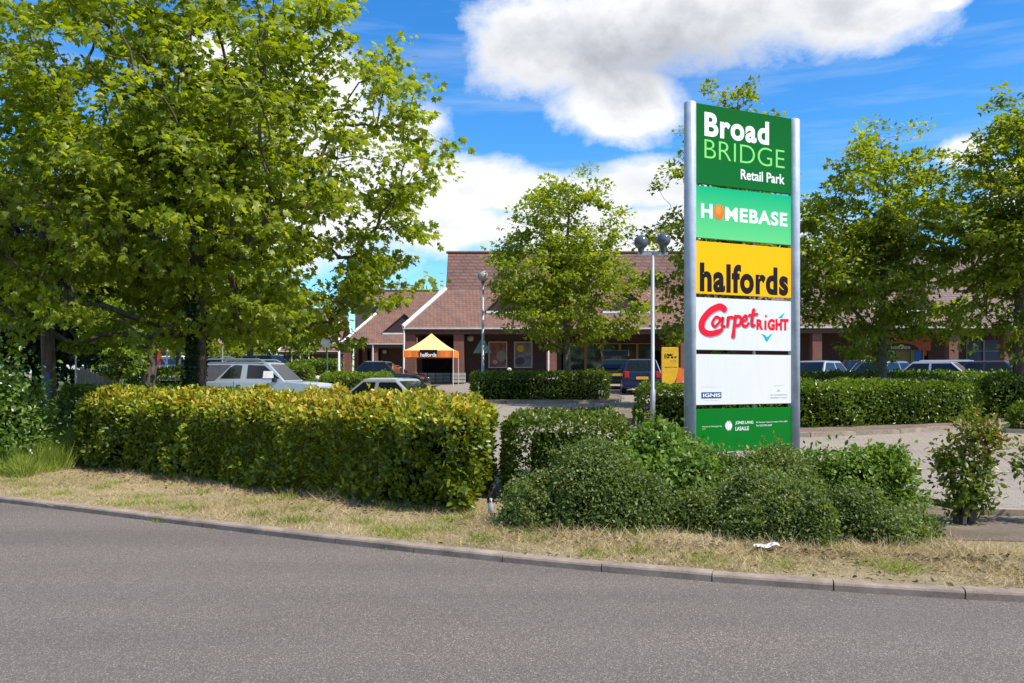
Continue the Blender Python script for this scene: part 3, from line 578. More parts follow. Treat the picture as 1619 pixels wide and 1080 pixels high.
shrub('spreading_shrub', 'low prostrate grey-green shrub spilling onto the dry verge at centre right', (2.38, 8.66, VZ - .02), sprawl(5, .70, .5, .58, 18, 1900, .034, .21, droop=.3), ['leaf_coton', 'straw', 'leaf_mid'], 25, spr=[(0, 2300, .24, .034), (0, 900, .34, .03), (0, 160, .24, .022, 1), (0, 160, .22, .055, 2)])
shrub('spreading_shrub', 'low prostrate shrub with long arching shoots at the right end of the bed', (3.08, 8.32, VZ - .02), sprawl(6, .86, .45, .50, 21, 1900, .034, .20, droop=.3, prof=.45, skewx=-.2), ['leaf_coton', 'straw', 'leaf_mid'], 26, spr=[(0, 2300, .24, .034), (0, 900, .34, .03), (0, 160, .24, .022, 1), (0, 160, .22, .055, 2)])
def openshrub(name, label, base, pts, seed, leaf=0.075, n=130, mats='leaf_red', cat='shrub'):
    rng = np.random.default_rng(seed); root = thing(name, label, cat, base); parts = []
    for p in pts:
        m_ = n; o = rng.normal(size=(m_, 3)) * p[3]; P = np.array(p[:3]) + o
        V, Fc, fn, k = leaves(P, rng.normal(size=(m_, 3)) * 0.7 + np.array([0, -0.2, 0.9]), o + rng.normal(size=(m_, 3)) * 0.12, leaf * rng.uniform(0.6, 1.3, m_), 'oval')
        parts.append((V, Fc, fn, 0, np.repeat(np.clip(rng.beta(2, 2, m_) * 0.75 + 0.45 * (p[2] > 0.72) * rng.random(m_), .01, .99), k)))
        b = Vector((rng.normal() * 0.04, rng.normal() * 0.04, 0)); q = Vector(p[:3]); mb = MB()
        mb.tube([b, b.lerp(q, 0.45) + Vector((rng.normal() * .03, rng.normal() * .03, 0.08)), q], [0.024, 0.015, 0.005], 6); mb.build('stem', 'bark', root)
    V, Fc, fn, mi, r = joinparts(parts); npmesh('foliage', V, Fc, fn, [mats], mi, r, parent=root); return root
openshrub('young_shrub', 'upright open shrub with reddish leaf tips and bare forked stem beside the paving', (4.78, 9.0, VZ - .02),
    [(-.16, 0, .50, .08), (.04, .05, .62, .10), (.17, 0, .5, .08), (-.12, .1, .76, .09), (.10, 0, .84, .10), (.22, .1, .74, .08), (.04, 0, 1.0, .09), (.22, 0, 1.0, .07), (.30, 0, 0.92, .05), (-.22, 0, .66, .04), (-.12, -.04, .28, .07), (.14, -.04, .26, .07), (.02, -.06, .36, .07)], 41, n=170, leaf=.066)
openshrub('young_shrub', 'sparse reddish shrub cut off by the right edge of the photo', (5.68, 9.0, VZ - .02),
    [(-.30, 0, .60, .06), (.05, 0, .75, .11), (-.22, .05, .80, .07), (.2, 0, .9, .1), (.3, 0, .6, .12), (-.05, 0, .4, .08)], 42, n=90, leaf=.066)
shrub('flowering_bush', 'overgrown bush with white flower heads at the left edge of the photo', (-8.95, 14.6, VZ - .02), [
    dict(c=(0, 0, 0), rad=(0.95, 0.9, 1.85), n=12000, mat_i=0, leaf=0.09, rough=0.25, lumpk=2.0), dict(c=(-1.2, 0.4, 0), rad=(1.1, 0.9, 2.0), n=8000, mat_i=0, leaf=0.09, rough=0.25),
    dict(c=(0.1, -0.1, 0.15), rad=(0.95, 0.9, 1.9), n=170, mat_i=1, leaf=0.055, hollow=0.99, rough=0.15, core=False)], ['leaf_mid', 'petal'], 43, cat='bush')
# --- tall grass and verge grass (stuff)
def grass(name, label, n, region, hgt, wid, mat, seed, lean=0.5, z=VZ - .015, rb=(2, 2), cat='grass'):
    rng = np.random.default_rng(seed); P = region(rng, n); n = len(P); P = np.column_stack([P, np.full(n, z)])
    D = np.column_stack([rng.normal(size=n) * lean, rng.normal(size=n) * lean, np.ones(n)]); Nn = rng.normal(size=(n, 3)); S = hgt * rng.uniform(0.35, 1.3, n) * np.clip(1 + 0.75 * lump(P, rng, 2.4), .3, 2.4)
    V, Fc, fn, k = leaves(P, Nn, D, S, 'blade', np.full(n, wid) * rng.uniform(.7, 1.4, n)); pn = lump(P, rng, 1.2) * 0.22
    r = np.clip(rng.beta(*rb, n) + pn, 0.01, 0.99)
    return tag(npmesh(name, V, Fc, fn, [mat], None, np.repeat(r, k)), label, cat, kind='stuff')
def strip(x0, x1, a, b, pw=1.0):
    def f(rng, n):
        x = rng.uniform(x0, x1, n); t = rng.random(n) ** pw; return np.column_stack([x, kerb(x) + a + (b - a) * t])
    return f
def vergereg(rng, n):
    x = rng.uniform(-9.5, 7, n); bk = np.interp(x, [-9.5, -7.6, -0.4, 0.2, 1.6, 3.0, 4.4, 7], [4.5, 3.9, 2.8, 2.0, 1.9, 2.0, 2.2, 1.6]); y = kerb(x) + 0.125 + bk * rng.random(n)
    keep = (np.sin(x * 2.1 + 1) * np.sin(y * 2.7 + x) < 0.5) | (rng.random(n) < .45); keep &= ~((x > 4.1) & (y > kerb(x) + 1.0) & (rng.random(n) < .8)); return np.column_stack([x, y])[keep]
grass('verge_grass', 'short dry straw-coloured grass on the verge behind the kerb', 95000, vergereg, 0.055, 0.0045, 'straw', 51, 1.3, rb=(2.2, 1.6))
def tufts(rng, n):
    c = np.column_stack([rng.uniform(-8.5, 6.5, 60), np.zeros(60)]); c[:, 1] = kerb(c[:, 0]) + rng.uniform(0.3, 2.0, 60); i = rng.integers(0, 60, n); return c[i] + rng.normal(size=(n, 2)) * 0.10
grass('verge_grass', 'greener tufts scattered through the dry verge grass', 9000, tufts, 0.08, 0.005, 'blade', 52, 0.9)
def litterstalk(rng, n):
    x = rng.uniform(-7.0, 4.8, n); bk = np.interp(x, [-7.0, -0.4, 0.2, 1.6, 3.0, 4.4], [3.0, 1.95, 1.2, 1.35, 1.35, 1.5]); return np.column_stack([x, kerb(x) + bk + rng.normal(size=n) * 0.18])
grass('verge_grass', 'longer bleached stalks left along the foot of the hedges', 9000, litterstalk, 0.14, 0.004, 'straw', 53, 1.6, rb=(3, 1.4))
def tallreg(rng, n):
    x = rng.uniform(-11, -7.35, n); y = kerb(x) + 1.5 + 3.9 * rng.random(n); k_ = y < 19; return np.column_stack([x, y])[k_]
grass('tall_grass', 'tall lush green grass on the bank left of the roadside hedge', 42000, tallreg, 0.33, 0.009, 'blade', 54, 0.5, rb=(2, 2.4))
grass('kerb_weeds', 'small weeds sprouting in the gutter below the kerb', 120, lambda rng, n: np.column_stack([(c := rng.choice([-1.15, -3.9], n)) + rng.normal(size=n) * .05, kerb(c) - 0.015 + rng.normal(size=n) * .012]), 0.035, 0.005, 'blade', 55, 1.0, z=0.0)
rng = np.random.default_rng(77); n = 2600; x = rng.uniform(-7.5, 6.5, n); bk = np.interp(x, [-7.0, -0.4, 0.2, 1.6, 3.0, 6.5], [3.0, 1.95, 1.2, 1.3, 1.2, 1.5]); y = kerb(x) + np.maximum(0.15, bk - rng.exponential(0.35, n)); V, Fc, fn, k = leaves(np.column_stack([x, y, np.full(n, VZ + .012)]), np.tile([0, 0, 1.], (n, 1)) + rng.normal(size=(n, 3)) * .4, rng.normal(size=(n, 3)) * [1, 1, 0.2], rng.uniform(.02, .06, n), 'oval')
tag(npmesh('leaf_litter', V, Fc, fn, ['leaf_brown'], None, np.repeat(rng.random(n), k)), 'dead brown leaves lying under the roadside hedges', 'leaf litter', kind='stuff')
grass('verge_grass', 'ragged clumps of bleached hay on the verge', 15000, lambda rng, n: (lambda c, i: c[i] + rng.normal(size=(n, 2)) * [.16, .09])((lambda xx: np.column_stack([xx, kerb(xx) + rng.uniform(.25, 2.3, 90)]))(rng.uniform(-8, 6, 90)), rng.integers(0, 90, n)), 0.085, 0.0045, 'straw', 56, 1.8, rb=(3, 1.5))
# gravel specks on the road and dead leaves
rng = np.random.default_rng(5); n = 2600; x = rng.uniform(-7, 4.5, n); y = kerb(x) - rng.exponential(0.5, n) - 0.02; V, Fc, fn, k = leaves(np.column_stack([x, y, np.full(n, .004)]), np.tile([0, 0, 1.], (n, 1)) + rng.normal(size=(n, 3)) * .25, rng.normal(size=(n, 3)) * [1, 1, 0.05], rng.uniform(.004, .016, n), 'quad')
V[:, 2] = np.maximum(V[:, 2], 0.002)
tag(npmesh('road_grit', V, Fc, fn, ['straw'], None, np.repeat(rng.random(n), k)), 'fine grit and dry bits lying along the gutter', 'grit', kind='stuff')

# --- trees
tree('plane_tree', 'big spreading tree with ivy-clad trunk filling the upper left of the photo', (-6.4, 17.4, 0.0), 10.6, 0.17, 6.1, (6.35, 4.4, 5.5), 760, 66, 0.135, 'leaf_plane', 101, crad=0.60, zmin=2.1, taper=0.12, shell=0.5, offc=(-0.55, 0), flat=0.28, ivy=(5200, 3.3), tone=0.08, minr=0.011)
GT = 'trees of the car park'
tree('plane_tree', 'round-headed tree on the island between the shop posters and the lamp posts', gx_(896, 33.6), 8.4, 0.17, 5.2, (3.7, 3.0, 4.1), 320, 62, 0.165, 'leaf_plane', 102, kind='star', crad=0.62, zmin=1.9, taper=0.3, tone=0.12, barkm='bark_grey')
tree('plane_tree', 'forked tree in the hedge right of the sign, before the parked cars', gx_(1396, 26.5), 8.4, 0.15, 5.2, (3.5, 2.9, 4.2), 350, 62, 0.155, 'leaf_plane', 103, kind='star', crad=0.58, zmin=1.2, taper=0.25, tone=0.08, barkm='bark_grey')
tree('plane_tree', 'slender tree behind the sign, its top sprigs showing above it', gx_(1158, 28.0), 10.4, 0.13, 5.8, (3.3, 2.5, 5.5), 330, 60, 0.155, 'leaf_plane', 104, kind='star', crad=0.52, zmin=1.6, taper=0.45, shell=0.6, offc=(0.1, 0))
tree('plane_tree', 'dark-trunked tree cut off by the right edge of the photo', gx_(1612, 24.0), 8.6, 0.17, 5.5, (2.6, 2.6, 4.1), 290, 68, 0.15, 'leaf_maple', 105, kind='star', crad=0.6, zmin=1.8, taper=0.3, tone=0.0)
tree('lime_tree', 'leaning pale-barked tree left of the ivy-clad trunk', gx_(232, 30.0), 8.5, 0.26, 6.0, (4.2, 3.5, 4.0), 170, 90, 0.18, 'leaf_maple', 106, kind='star', crad=0.85, zmin=2.4, lean=(0.5, 0), barkm='bark')
tree('lime_tree', 'young sunlit tree with low leaves between the pole and the leaning tree', gx_(188, 25.0), 3.8, 0.05, 2.5, (0.75, 0.7, 1.5), 50, 80, 0.12, 'leaf_lime', 107, kind='star', crad=0.4, tone=0.1)
tree('lime_tree', 'thin-trunked tree beside the red board in the distant car park', gx_(282, 46.0), 8.0, 0.15, 5.5, (4.0, 3.5, 3.4), 110, 80, 0.25, 'leaf_maple', 108, kind='star', crad=0.95, zmin=2.3, tone=0.1)
tree('lime_tree', 'distant tree standing behind the silver car', gx_(396, 60.0), 8.0, 0.26, 5.8, (4.6, 3.8, 3.6), 110, 80, 0.32, 'leaf_plane', 109, kind='star', crad=1.1, zmin=2.2, tone=0.1)
tree('lime_tree', 'distant tree in front of the far left shop roof', gx_(470, 68.0), 6.5, 0.2, 4.6, (3.2, 3.2, 3.2), 80, 80, 0.34, 'leaf_lime', 110, kind='star', crad=1.0, zmin=1.8)
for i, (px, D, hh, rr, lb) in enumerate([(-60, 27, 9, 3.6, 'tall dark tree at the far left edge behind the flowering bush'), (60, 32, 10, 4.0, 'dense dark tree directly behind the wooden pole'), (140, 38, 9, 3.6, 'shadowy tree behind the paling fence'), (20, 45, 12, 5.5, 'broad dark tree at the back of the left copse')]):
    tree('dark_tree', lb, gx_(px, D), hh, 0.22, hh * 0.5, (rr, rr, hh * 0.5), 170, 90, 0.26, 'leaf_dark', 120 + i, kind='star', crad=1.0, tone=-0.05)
for i, (px, D) in enumerate([(215, 100), (275, 108), (335, 102), (395, 112), (450, 106), (505, 116), (100, 90), (30, 95), (1230, 100), (1320, 105), (1420, 98), (1530, 104), (1640, 100)]):
    hh = 9 + 2 * math.sin(i * 2.1)
    lb = ['short', 'rounded', 'pale', 'broad', 'narrow', 'ragged'][i % 6]
    where = ['behind the leftmost far cars', 'behind the red board', 'behind the speed limit sign', 'above the roof rails of the silver car', 'left of the far shop roof', 'behind the far left shop roof', 'far behind the paling fence', 'deep behind the wooden pole', 'hidden behind the sign', 'just right of the sign, beyond the brown roof', 'beyond the roof gable on the right', 'beyond the right-hand brown roof', 'beyond the right end of the roof'][i]
    if i >= 8: hh = 7.5
    tree('distant_tree', lb + ' distant tree ' + where, gx_(px, D), hh, 0.25, hh * 0.52, (5.5, 4.5, hh * 0.5), 70, 70, 0.5, 'leaf_maple', 140 + i, kind='quad', crad=1.5, zmin=0.6, tone=0.05, group='trees beyond the car park')

# ------------------------------------------------------------------ text helper
def text_mesh(txt, size=1.0, off=0.0, shear=0.0, spacing=1.0):
    cu = bpy.data.curves.new('lettering', 'FONT'); cu.body = txt; cu.size = size; cu.offset = off; cu.shear = shear; cu.space_character = spacing; cu.resolution_u = 6
    o = bpy.data.objects.new('lettering', cu); COL.objects.link(o); bpy.context.view_layer.update()
    me = bpy.data.meshes.new_from_object(o.evaluated_get(bpy.context.evaluated_depsgraph_get()))
    vs = [v.co.copy() for v in me.vertices]; fs = [tuple(p.vertices) for p in me.polygons]
    bpy.data.objects.remove(o); bpy.data.curves.remove(cu); bpy.data.meshes.remove(me); return vs, fs
def put_text(parent, txt, x0, x1, z0, z1, y, mat, off=0.0, shear=0.0, rot=0.0, name='lettering', spacing=1.0, yn=-1):
    """fit text in the x0..x1, z0..z1 box of the parent's local XZ plane, facing -Y"""
    vs, fs = text_mesh(txt, 1.0, off, shear, spacing)
    ax = min(v.x for v in vs); bx = max(v.x for v in vs); az = min(v.y for v in vs); bz = max(v.y for v in vs)
    mb = MB(); mb.add([(x0 + (v.x - ax) / (bx - ax) * (x1 - x0), y, z0 + (v.y - az) / (bz - az) * (z1 - z0)) for v in vs], fs)
    return mb.build(name, mat, parent)

# ------------------------------------------------------------------ the totem sign
A = at(1091, 590, 11.7); Bp = at(1255.5, 590, 12.5)
dv = Vector((Bp.x - A.x, Bp.y - A.y, 0)); SW = dv.length; rz = math.atan2(dv.y, dv.x)
sign = thing('retail_park_sign', 'tall totem sign with two blue-grey posts and six coloured name panels', 'sign', (A.x, A.y, 0.0), rz)
TOPZ = CAMH + (590 - 161) / F * 11.7
PR = 0.082
for x in (0, SW):
    mb = MB(); mb.tube([(x, 0, 0), (x, 0, TOPZ - 0.02), (x, 0, TOPZ)], [PR, PR, PR - 0.018], 28); mb.build('post', 'post', sign, smooth=False)
    for p in sign.children[-1].data.polygons: p.use_smooth = len(p.vertices) == 4
def zl(y): return CAMH + (HOR - y) / F * 11.7 * 1.0035     # heights at the left post
x0p, x1p = PR - 0.004, SW - PR + 0.004; PW = x1p - x0p
def flat(name, c, r=0.45):
    m, T = pbr(name, c, r, 0, 0.12); cc = T.n('ShaderNodeTexCoord').outputs['Object']
    f = T.noise(T.n('ShaderNodeMapping', ins={0: cc, 'Scale': (6, 6, 0.7)}).outputs[0], 2.0, 6, 0.7)      # faint rain-streak grime
    T.t.links.new(T.mix(T.ramp(f, [(0.48, (0.0,) * 3), (0.85, (0.22,) * 3)]), c, tuple(0.6 * q + 0.03 for q in c)), T.p.inputs['Base Color']); return m
def gradmat(name, c0, c1, ang=1.0):
    m, T = pbr(name, c0, 0.45, 0, 0.12); c = T.n('ShaderNodeTexCoord').outputs['Generated']; s = T.n('ShaderNodeSeparateXYZ', ins={0: c})
    T.t.links.new(T.ramp(s.outputs[2], [(0, c0), (1, c1)]), T.p.inputs['Base Color']); return m
panels = [(163.5, 290, gradmat('panel_dark_green', (0.0, 0.13, 0.018), (0.0, 0.105, 0.010))), (293.5, 375.5, gradmat('panel_bright_green', (0.12, 0.56, 0.20), (0.0, 0.40, 0.17))),
    (381, 464, flat('panel_yellow', (0.90, 0.44, 0.0))), (470, 553, flat('panel_white', (0.66, 0.66, 0.65))), (560, 640.5, flat('panel_blank_white', (0.66, 0.655, 0.64))), (647, 716, flat('panel_green', (0.0, 0.15, 0.012)))]
names = ['dark green top panel with shop park name', 'bright green panel with orange dot', 'amber yellow panel with black lettering', 'white panel with red script lettering', 'blank white panel with two small logos', 'green bottom panel with small white print']
PP = []
for (ya, yb, mt), lb in zip(panels, names):
    zt, zb = zl(ya), zl(yb); mb = MB(); mb.box(((x0p + x1p) / 2, 0.0, (zt + zb) / 2), (PW, 0.05, zt - zb))
    pnl = mb.build('panel', mt, sign, bevel=0.003); pnl['label'] = lb; PP.append((pnl, zb, zt - zb))
mb = MB()
for (a, b) in zip(PP[:-1], PP[1:]):
    pass
mb.box((SW * 0.62, 0.045, (zl(163) + zl(716)) / 2), (0.03, 0.03, zl(170) - zl(700))); mb.build('rear_rail', 'galv', sign)
FY = -0.0275
M['lw'] = flat('letter_white', (0.85, 0.86, 0.84)); M['lg'] = flat('letter_pale_green', (0.22, 0.66, 0.16)); M['lk'] = flat('letter_black', (0.012, 0.008, 0.008)); M['lr'] = flat('letter_red', (0.72, 0.01, 0.03)); M['lt'] = flat('letter_teal', (0.0, 0.40, 0.42)); M['lsh'] = flat('letter_shadow', (0.22, 0.42, 0.45)); M['ldot'] = flat('dot_orange', (0.85, 0.17, 0.03)); M['lb'] = flat('logo_blue', (0.01, 0.08, 0.25)); M['lgy'] = flat('print_grey', (0.4, 0.4, 0.42)); M['ldot2'] = flat('dot_amber', (0.92, 0.28, 0.05))
def tx(i, txt, u0, u1, v0, v1, mat, **kw):
    pnl, zb, hh = PP[i]; return put_text(pnl, txt, x0p + u0 * PW, x0p + u1 * PW, zb + v0 * hh, zb + v1 * hh, kw.pop('y', FY), mat, **kw)
tx(0, 'Broad', .085, .755, .60, .905, 'lw', off=.034, spacing=1.10); tx(0, 'BRIDGE', .085, .925, .325, .565, 'lg', off=-.010); tx(0, 'Retail Park', .455, .925, .115, .245, 'lw', off=.018)
tx(1, 'H', .05, .165, .385, .665, 'lw', off=.04); tx(1, 'MEBASE', .295, .955, .365, .645, 'lw', off=.034, spacing=1.10)
def disc(i, u, v, r, mat, y=FY, sx=1.0, name='dot'):
    pnl, zb, hh = PP[i]; c = (x0p + u * PW, zb + v * hh); mb = MB(); mb.add([(c[0] + r * sx * math.cos(q * math.pi / 16), y, c[1] + r * math.sin(q * math.pi / 16)) for q in range(32)], [tuple(range(32))]); return mb.build(name, mat, pnl)
disc(1, .232, .525, .108, 'ldot', sx=.82); disc(1, .225, .56, .062, 'ldot2', y=FY - .002, sx=.82)
tx(2, 'halfords', .04, .965, .035, .60, 'lk', off=.042, spacing=1.11)
def ribbon(i, pts, w, mat, y, dx=0, dz=0, name='script_stroke'):
    """brush stroke through pts (panel u,v) with half-width list w"""
    pnl, zb, hh = PP[i]; P = [Vector((x0p + u * PW + dx, zb + v * hh + dz)) for u, v in pts]
    # Catmull-Rom
    Q, Wd = [], []
    for a in range(len(P) - 1):
        p0, p1, p2, p3 = P[max(a - 1, 0)], P[a], P[a + 1], P[min(a + 2, len(P) - 1)]
        for s in range(7):
            t = s / 7; Q.append(0.5 * ((2 * p1) + (p2 - p0) * t + (2 * p0 - 5 * p1 + 4 * p2 - p3) * t * t + (3 * p1 - p0 - 3 * p2 + p3) * t ** 3)); Wd.append(w[a] + (w[a + 1] - w[a]) * t)
    Q.append(P[-1]); Wd.append(w[-1]); vs, fs = [], []
    for a, q in enumerate(Q):
        d = (Q[min(a + 1, len(Q) - 1)] - Q[max(a - 1, 0)]).normalized(); nn = Vector((-d.y, d.x)) * Wd[a]; vs += [(q.x + nn.x, y, q.y + nn.y), (q.x - nn.x, y, q.y - nn.y)]
    for a in range(len(Q) - 1): fs.append((2 * a, 2 * a + 1, 2 * a + 3, 2 * a + 2))
    for cc, ww in ((Q[0], Wd[0]), (Q[-1], Wd[-1])):
        b = len(vs); vs += [(cc.x + ww * math.cos(q * math.pi / 6), y - 0.0006, cc.y + ww * math.sin(q * math.pi / 6)) for q in range(12)]; fs.append(tuple(range(b, b + 12)))
    mb = MB(); mb.add(vs, fs); return mb.build(name, mat, pnl)
strokes = [([(.285, .795), (.235, .835), (.14, .74), (.065, .55), (.065, .38), (.13, .31), (.22, .345), (.262, .40)], [.036, .036, .036, .038, .036, .032, .030, .018]),
    ([(.245, .60), (.20, .63), (.165, .52), (.19, .45), (.235, .54), (.27, .62), (.262, .47), (.285, .455)], [.017] * 8), ([(.325, .63), (.318, .47)], [.018, .018]), ([(.322, .57), (.345, .64), (.372, .63)], [.016] * 3),
    ([(.40, .66), (.385, .42), (.375, .27)], [.02, .02, .024]), ([(.395, .62), (.43, .665), (.46, .61), (.44, .50), (.40, .48)], [.017] * 5),
    ([(.475, .565), (.515, .61), (.505, .68), (.472, .61), (.475, .50), (.51, .475), (.535, .53)], [.016] * 7), ([(.59, .80), (.572, .60), (.575, .49), (.60, .50)], [.02, .02, .018, .014]), ([(.545, .69), (.625, .72)], [.017, .015])]
for k_, (p, w_) in enumerate(strokes):
    w_ = [q * 1.32 for q in w_]
    ribbon(3, p, w_, 'lsh', FY, 0.014, -0.014, 'stroke_shadow'); ribbon(3, p, w_, 'lr', FY - .002 - .0003 * k_)
for t_, u0, u1, v0, v1 in [('R', .625, .69, .41, .62), ('\u0131', .71, .725, .41, .60), ('G', .745, .815, .405, .635), ('H', .83, .893, .41, .64), ('T', .90, .965, .41, .645)]:
    tx(3, t_, u0 - .004, u1 + .004, v0, v1, 'lr', off=.06)
disc(3, .722, .685, .019, 'lr'); 
pnl, zb, hh = PP[3]
def poly(i, pts, mat, y=FY, name='tick'):
    pnl, zb, hh = PP[i]; mb = MB(); mb.add([(x0p + u * PW, y, zb + v * hh) for u, v in pts], [tuple(range(len(pts)))]); return mb.build(name, mat, pnl)
poly(3, [(.675, .335), (.71, .31), (.735, .265), (.775, .335), (.79, .335), (.735, .175), (.72, .20), (.705, .26)], 'lt'); poly(3, [(.855, .66), (.925, .775), (.90, .66)], 'lt', name='tick_tip')
poly(4, [(.055, .13), (.255, .13), (.255, .25), (.055, .25)], 'lb', name='logo_block'); tx(4, 'IGNIS', .07, .245, .155, .225, 'lw', off=.02, y=FY - .003); tx(4, 'A development by', .065, .25, .345, .362, 'lgy'); tx(4, 'Asset Managers', .075, .235, .085, .10, 'lgy')
tx(4, 'On behalf of', .81, .92, .36, .378, 'lgy'); poly(4, [(.84, .25), (.86, .30), (.88, .25), (.865, .245), (.86, .27), (.852, .245)], 'lgy', name='emblem'); tx(4, 'UK COMMERCIAL', .77, .955, .165, .195, 'lgy'); tx(4, 'PROPERTY TRUST', .77, .955, .105, .135, 'lgy')
tx(5, 'Property Managed by', .065, .26, .575, .61, 'lw'); tx(5, 'JONES LANG', .40, .585, .61, .70, 'lw', off=.01); tx(5, 'LASALLE', .40, .54, .48, .57, 'lw', off=.01)
tx(5, '22 Hanover Square London W1A 2BN', .615, .955, .635, .675, 'lw'); tx(5, 'Tel: 020 7493 6040', .615, .785, .56, .60, 'lw')
disc(5, .33, .60, .062, 'lw', sx=1.05, name='emblem')
for du in (-.022, -.008, .008, .022): ribbon(5, [(.33 + du * .6, .72), (.33 + du * 1.6, .60), (.33 + du * .6, .48)], [.003] * 3, 'lgy', FY - .003, name='emblem_line')

# ------------------------------------------------------------------ buildings
def roofed_building(name, label, x0, x1, y0, ez, gz, tile, depth=8.0, pitch=1.05, s1=2.33, s2=1.74, p2=1.43, hip_l=True, hip_r=True, upper='tile_dark', colw='brick'):
    """arcaded shop block: hipped lower roof, steeper upper roof with vertical gablets; returns root"""
    root = thing(name, label, 'building', ((x0 + x1) / 2, y0 + depth / 2, gz)); yb = y0 + 2 * (s1 + s2)
    zl_, zr = ez + s1 * pitch, ez + s1 * pitch + s2 * p2; a0 = x0 + (s1 if hip_l else 0); a1 = x1 - (s1 if hip_r else 0)
    mb = MB(); th = Vector((0, 0, -0.12))
    mb.prism([(x0, y0, ez), (x1, y0, ez), (a1, y0 + s1, zl_), (a0, y0 + s1, zl_)], th)
    mb.prism([(x1, yb, ez), (x0, yb, ez), (a0, yb - s1, zl_), (a1, yb - s1, zl_)], th)
    if hip_l: mb.prism([(x0, yb, ez), (x0, y0, ez), (a0, y0 + s1, zl_), (a0, yb - s1, zl_)], th)
    if hip_r: mb.prism([(x1, y0, ez), (x1, yb, ez), (a1, yb - s1, zl_), (a1, y0 + s1, zl_)], th)
    roof = mb.build('roof', tile, root, world=True)
    mb = MB(); ym = (y0 + yb) / 2
    mb.add([(a0, y0 + s1, zl_), (a1, y0 + s1, zl_), (a1, ym, zr), (a0, ym, zr), (a1, yb - s1, zl_), (a0, yb - s1, zl_)], [(0, 1, 2, 3), (3, 2, 4, 5), (0, 3, 5), (1, 4, 2)])
    mb.build('upper_roof', upper, root, world=True)
    mb = MB(); mb.tube([(a0 - .1, ym, zr + .04), (a1 + .1, ym, zr + .04)], 0.09, 8); mb.build('ridge_tiles', 'tile_dark', roof)
    bpy.context.view_layer.update()
    rt = roof.children[-1]; rt.location = -root.location
    for ok_, xe_, ae_ in ((hip_l, x0, a0), (hip_r, x1, a1)):
        if ok_: mb = MB(); mb.tube([(xe_, y0, ez + .06), (ae_, y0 + s1, zl_ + .06)], 0.13, 6); mb.build('hip_flashing', 'white', root, world=True)
    mb = MB(); mb.box(((x0 + x1) / 2, y0 - 0.05, ez - 0.05), (x1 - x0, 0.12, 0.09)); mb.build('gutter', 'offwhite', root, world=True)
    mb = MB(); mb.box(((x0 + x1) / 2, (y0 + yb) / 2 + .06, ez - 0.26), (x1 - x0 - .1, yb - y0 - .3, 0.08)); mb.box(((x0 + x1) / 2, y0 + 0.12, ez - 0.24), (x1 - x0 - .05, 0.1, 0.28)); mb.build('soffit', 'soffit', root, world=True)
    return root, (ym, zr, zl_)
def column(root, x, y, gz, ez, w=0.6, base=True, mat='brick'):
    mb = MB(); mb.box((x, y, (gz + ez - .3) / 2), (w, w, ez - .3 - gz)); c = mb.build('column', mat, root, world=True)
    if base:
        mb = MB()
        for k_ in range(3): mb.box((x, y, gz + 0.1 + k_ * 0.2), (w + .14, w + .14, 0.165))
        mb.build('column_base', 'concrete', root, world=True)
def dormer(root, x, y0, ez, pitch, up, hw=1.35, hh=1.25, tile='tile'):
    """triangular gablet sitting on the roof slope with a white sill"""
    d = up / pitch; y = y0 + d; z = ez + up
    mb = MB(); mb.add([(x - hw, y, z), (x + hw, y, z), (x, y, z + hh)], [(0, 1, 2)]); mb.build('dormer', 'timber_dark', root, world=True); dn = root.children[-1] if False else None
    mb = MB(); bk = hh / pitch
    mb.prism([(x - hw - .15, y - .12, z - .05), (x, y - .12, z + hh + .08), (x, y + bk + .1, z + hh + .08)], (0, 0, .09)); mb.prism([(x + hw + .15, y - .12, z - .05), (x, y + bk + .1, z + hh + .08), (x, y - .12, z + hh + .08)], (0, 0, .09)); mb.build('dormer_roof', tile, root, world=True)
    mb = MB(); mb.box((x, y - .1, z - .06), (2 * hw + .1, .16, .14)); mb.build('sill', 'white', root, world=True)
def downpipe(root, x, y, gz, ez):
    mb = MB(); mb.tube([(x, y, gz), (x, y, ez - .05)], 0.055, 8); mb.build('downpipe', 'white', root, world=True)
def walllamp(root, x, y, z):
    mb = MB(); mb.ball((x, y - .1, z), 0.2, 12, 8); mb.build('wall_lamp', 'offwhite', root, world=True)

# main block
X0 = (637 - 809.5) / F * 50; GZ = 1.08; EZ = 4.32
b1, _ = roofed_building('shop_building', 'brick shop arcade with big red tiled roof behind the orange gazebo and island tree', X0, 13.12, 50, EZ, GZ, 'tile', hip_r=False)
mb = MB(); mb.box(((-2.9 + 2.75) / 2, 53.0, (GZ + EZ) / 2 - .15), (5.65, .3, EZ - GZ - .3)); mb.box(((2.75 + 12.4) / 2, 53.6, EZ - .75), (9.6, .2, 1.0)); mb.box(((2.75 + 12.4) / 2, 53.6, GZ + .15), (9.6, .2, .5)); mb.box((2.9, 53.2, (GZ + EZ) / 2 - .15), (.3, .8, EZ - GZ - .3))
mb.box((9.6, 53.6, GZ + 1.6), (.6, .25, 2.4)); mb.box((12.0, 53.6, GZ + 1.6), (.8, .25, 2.4)); mb.box(((X0 + 12.5) / 2, 57.8, (GZ + EZ) / 2 - .1), (12.5 - X0 - .2, .3, EZ - GZ - .2)); mb.box((-3.0, 55.5, (GZ + EZ) / 2 - .15), (.3, 4.4, EZ - GZ - .3)); mb.box((-5.9, 56.2, (GZ + EZ) / 2 - .15), (.3, 3.0, EZ - GZ - .3))
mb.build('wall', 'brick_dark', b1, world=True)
mb = MB()
for i in range(14): mb.box((-5.75 + i * .2, 55.8, GZ + 1.5), (.13, .05, 2.9))
mb.build('slatted_screen', 'timber_dark', b1, world=True)
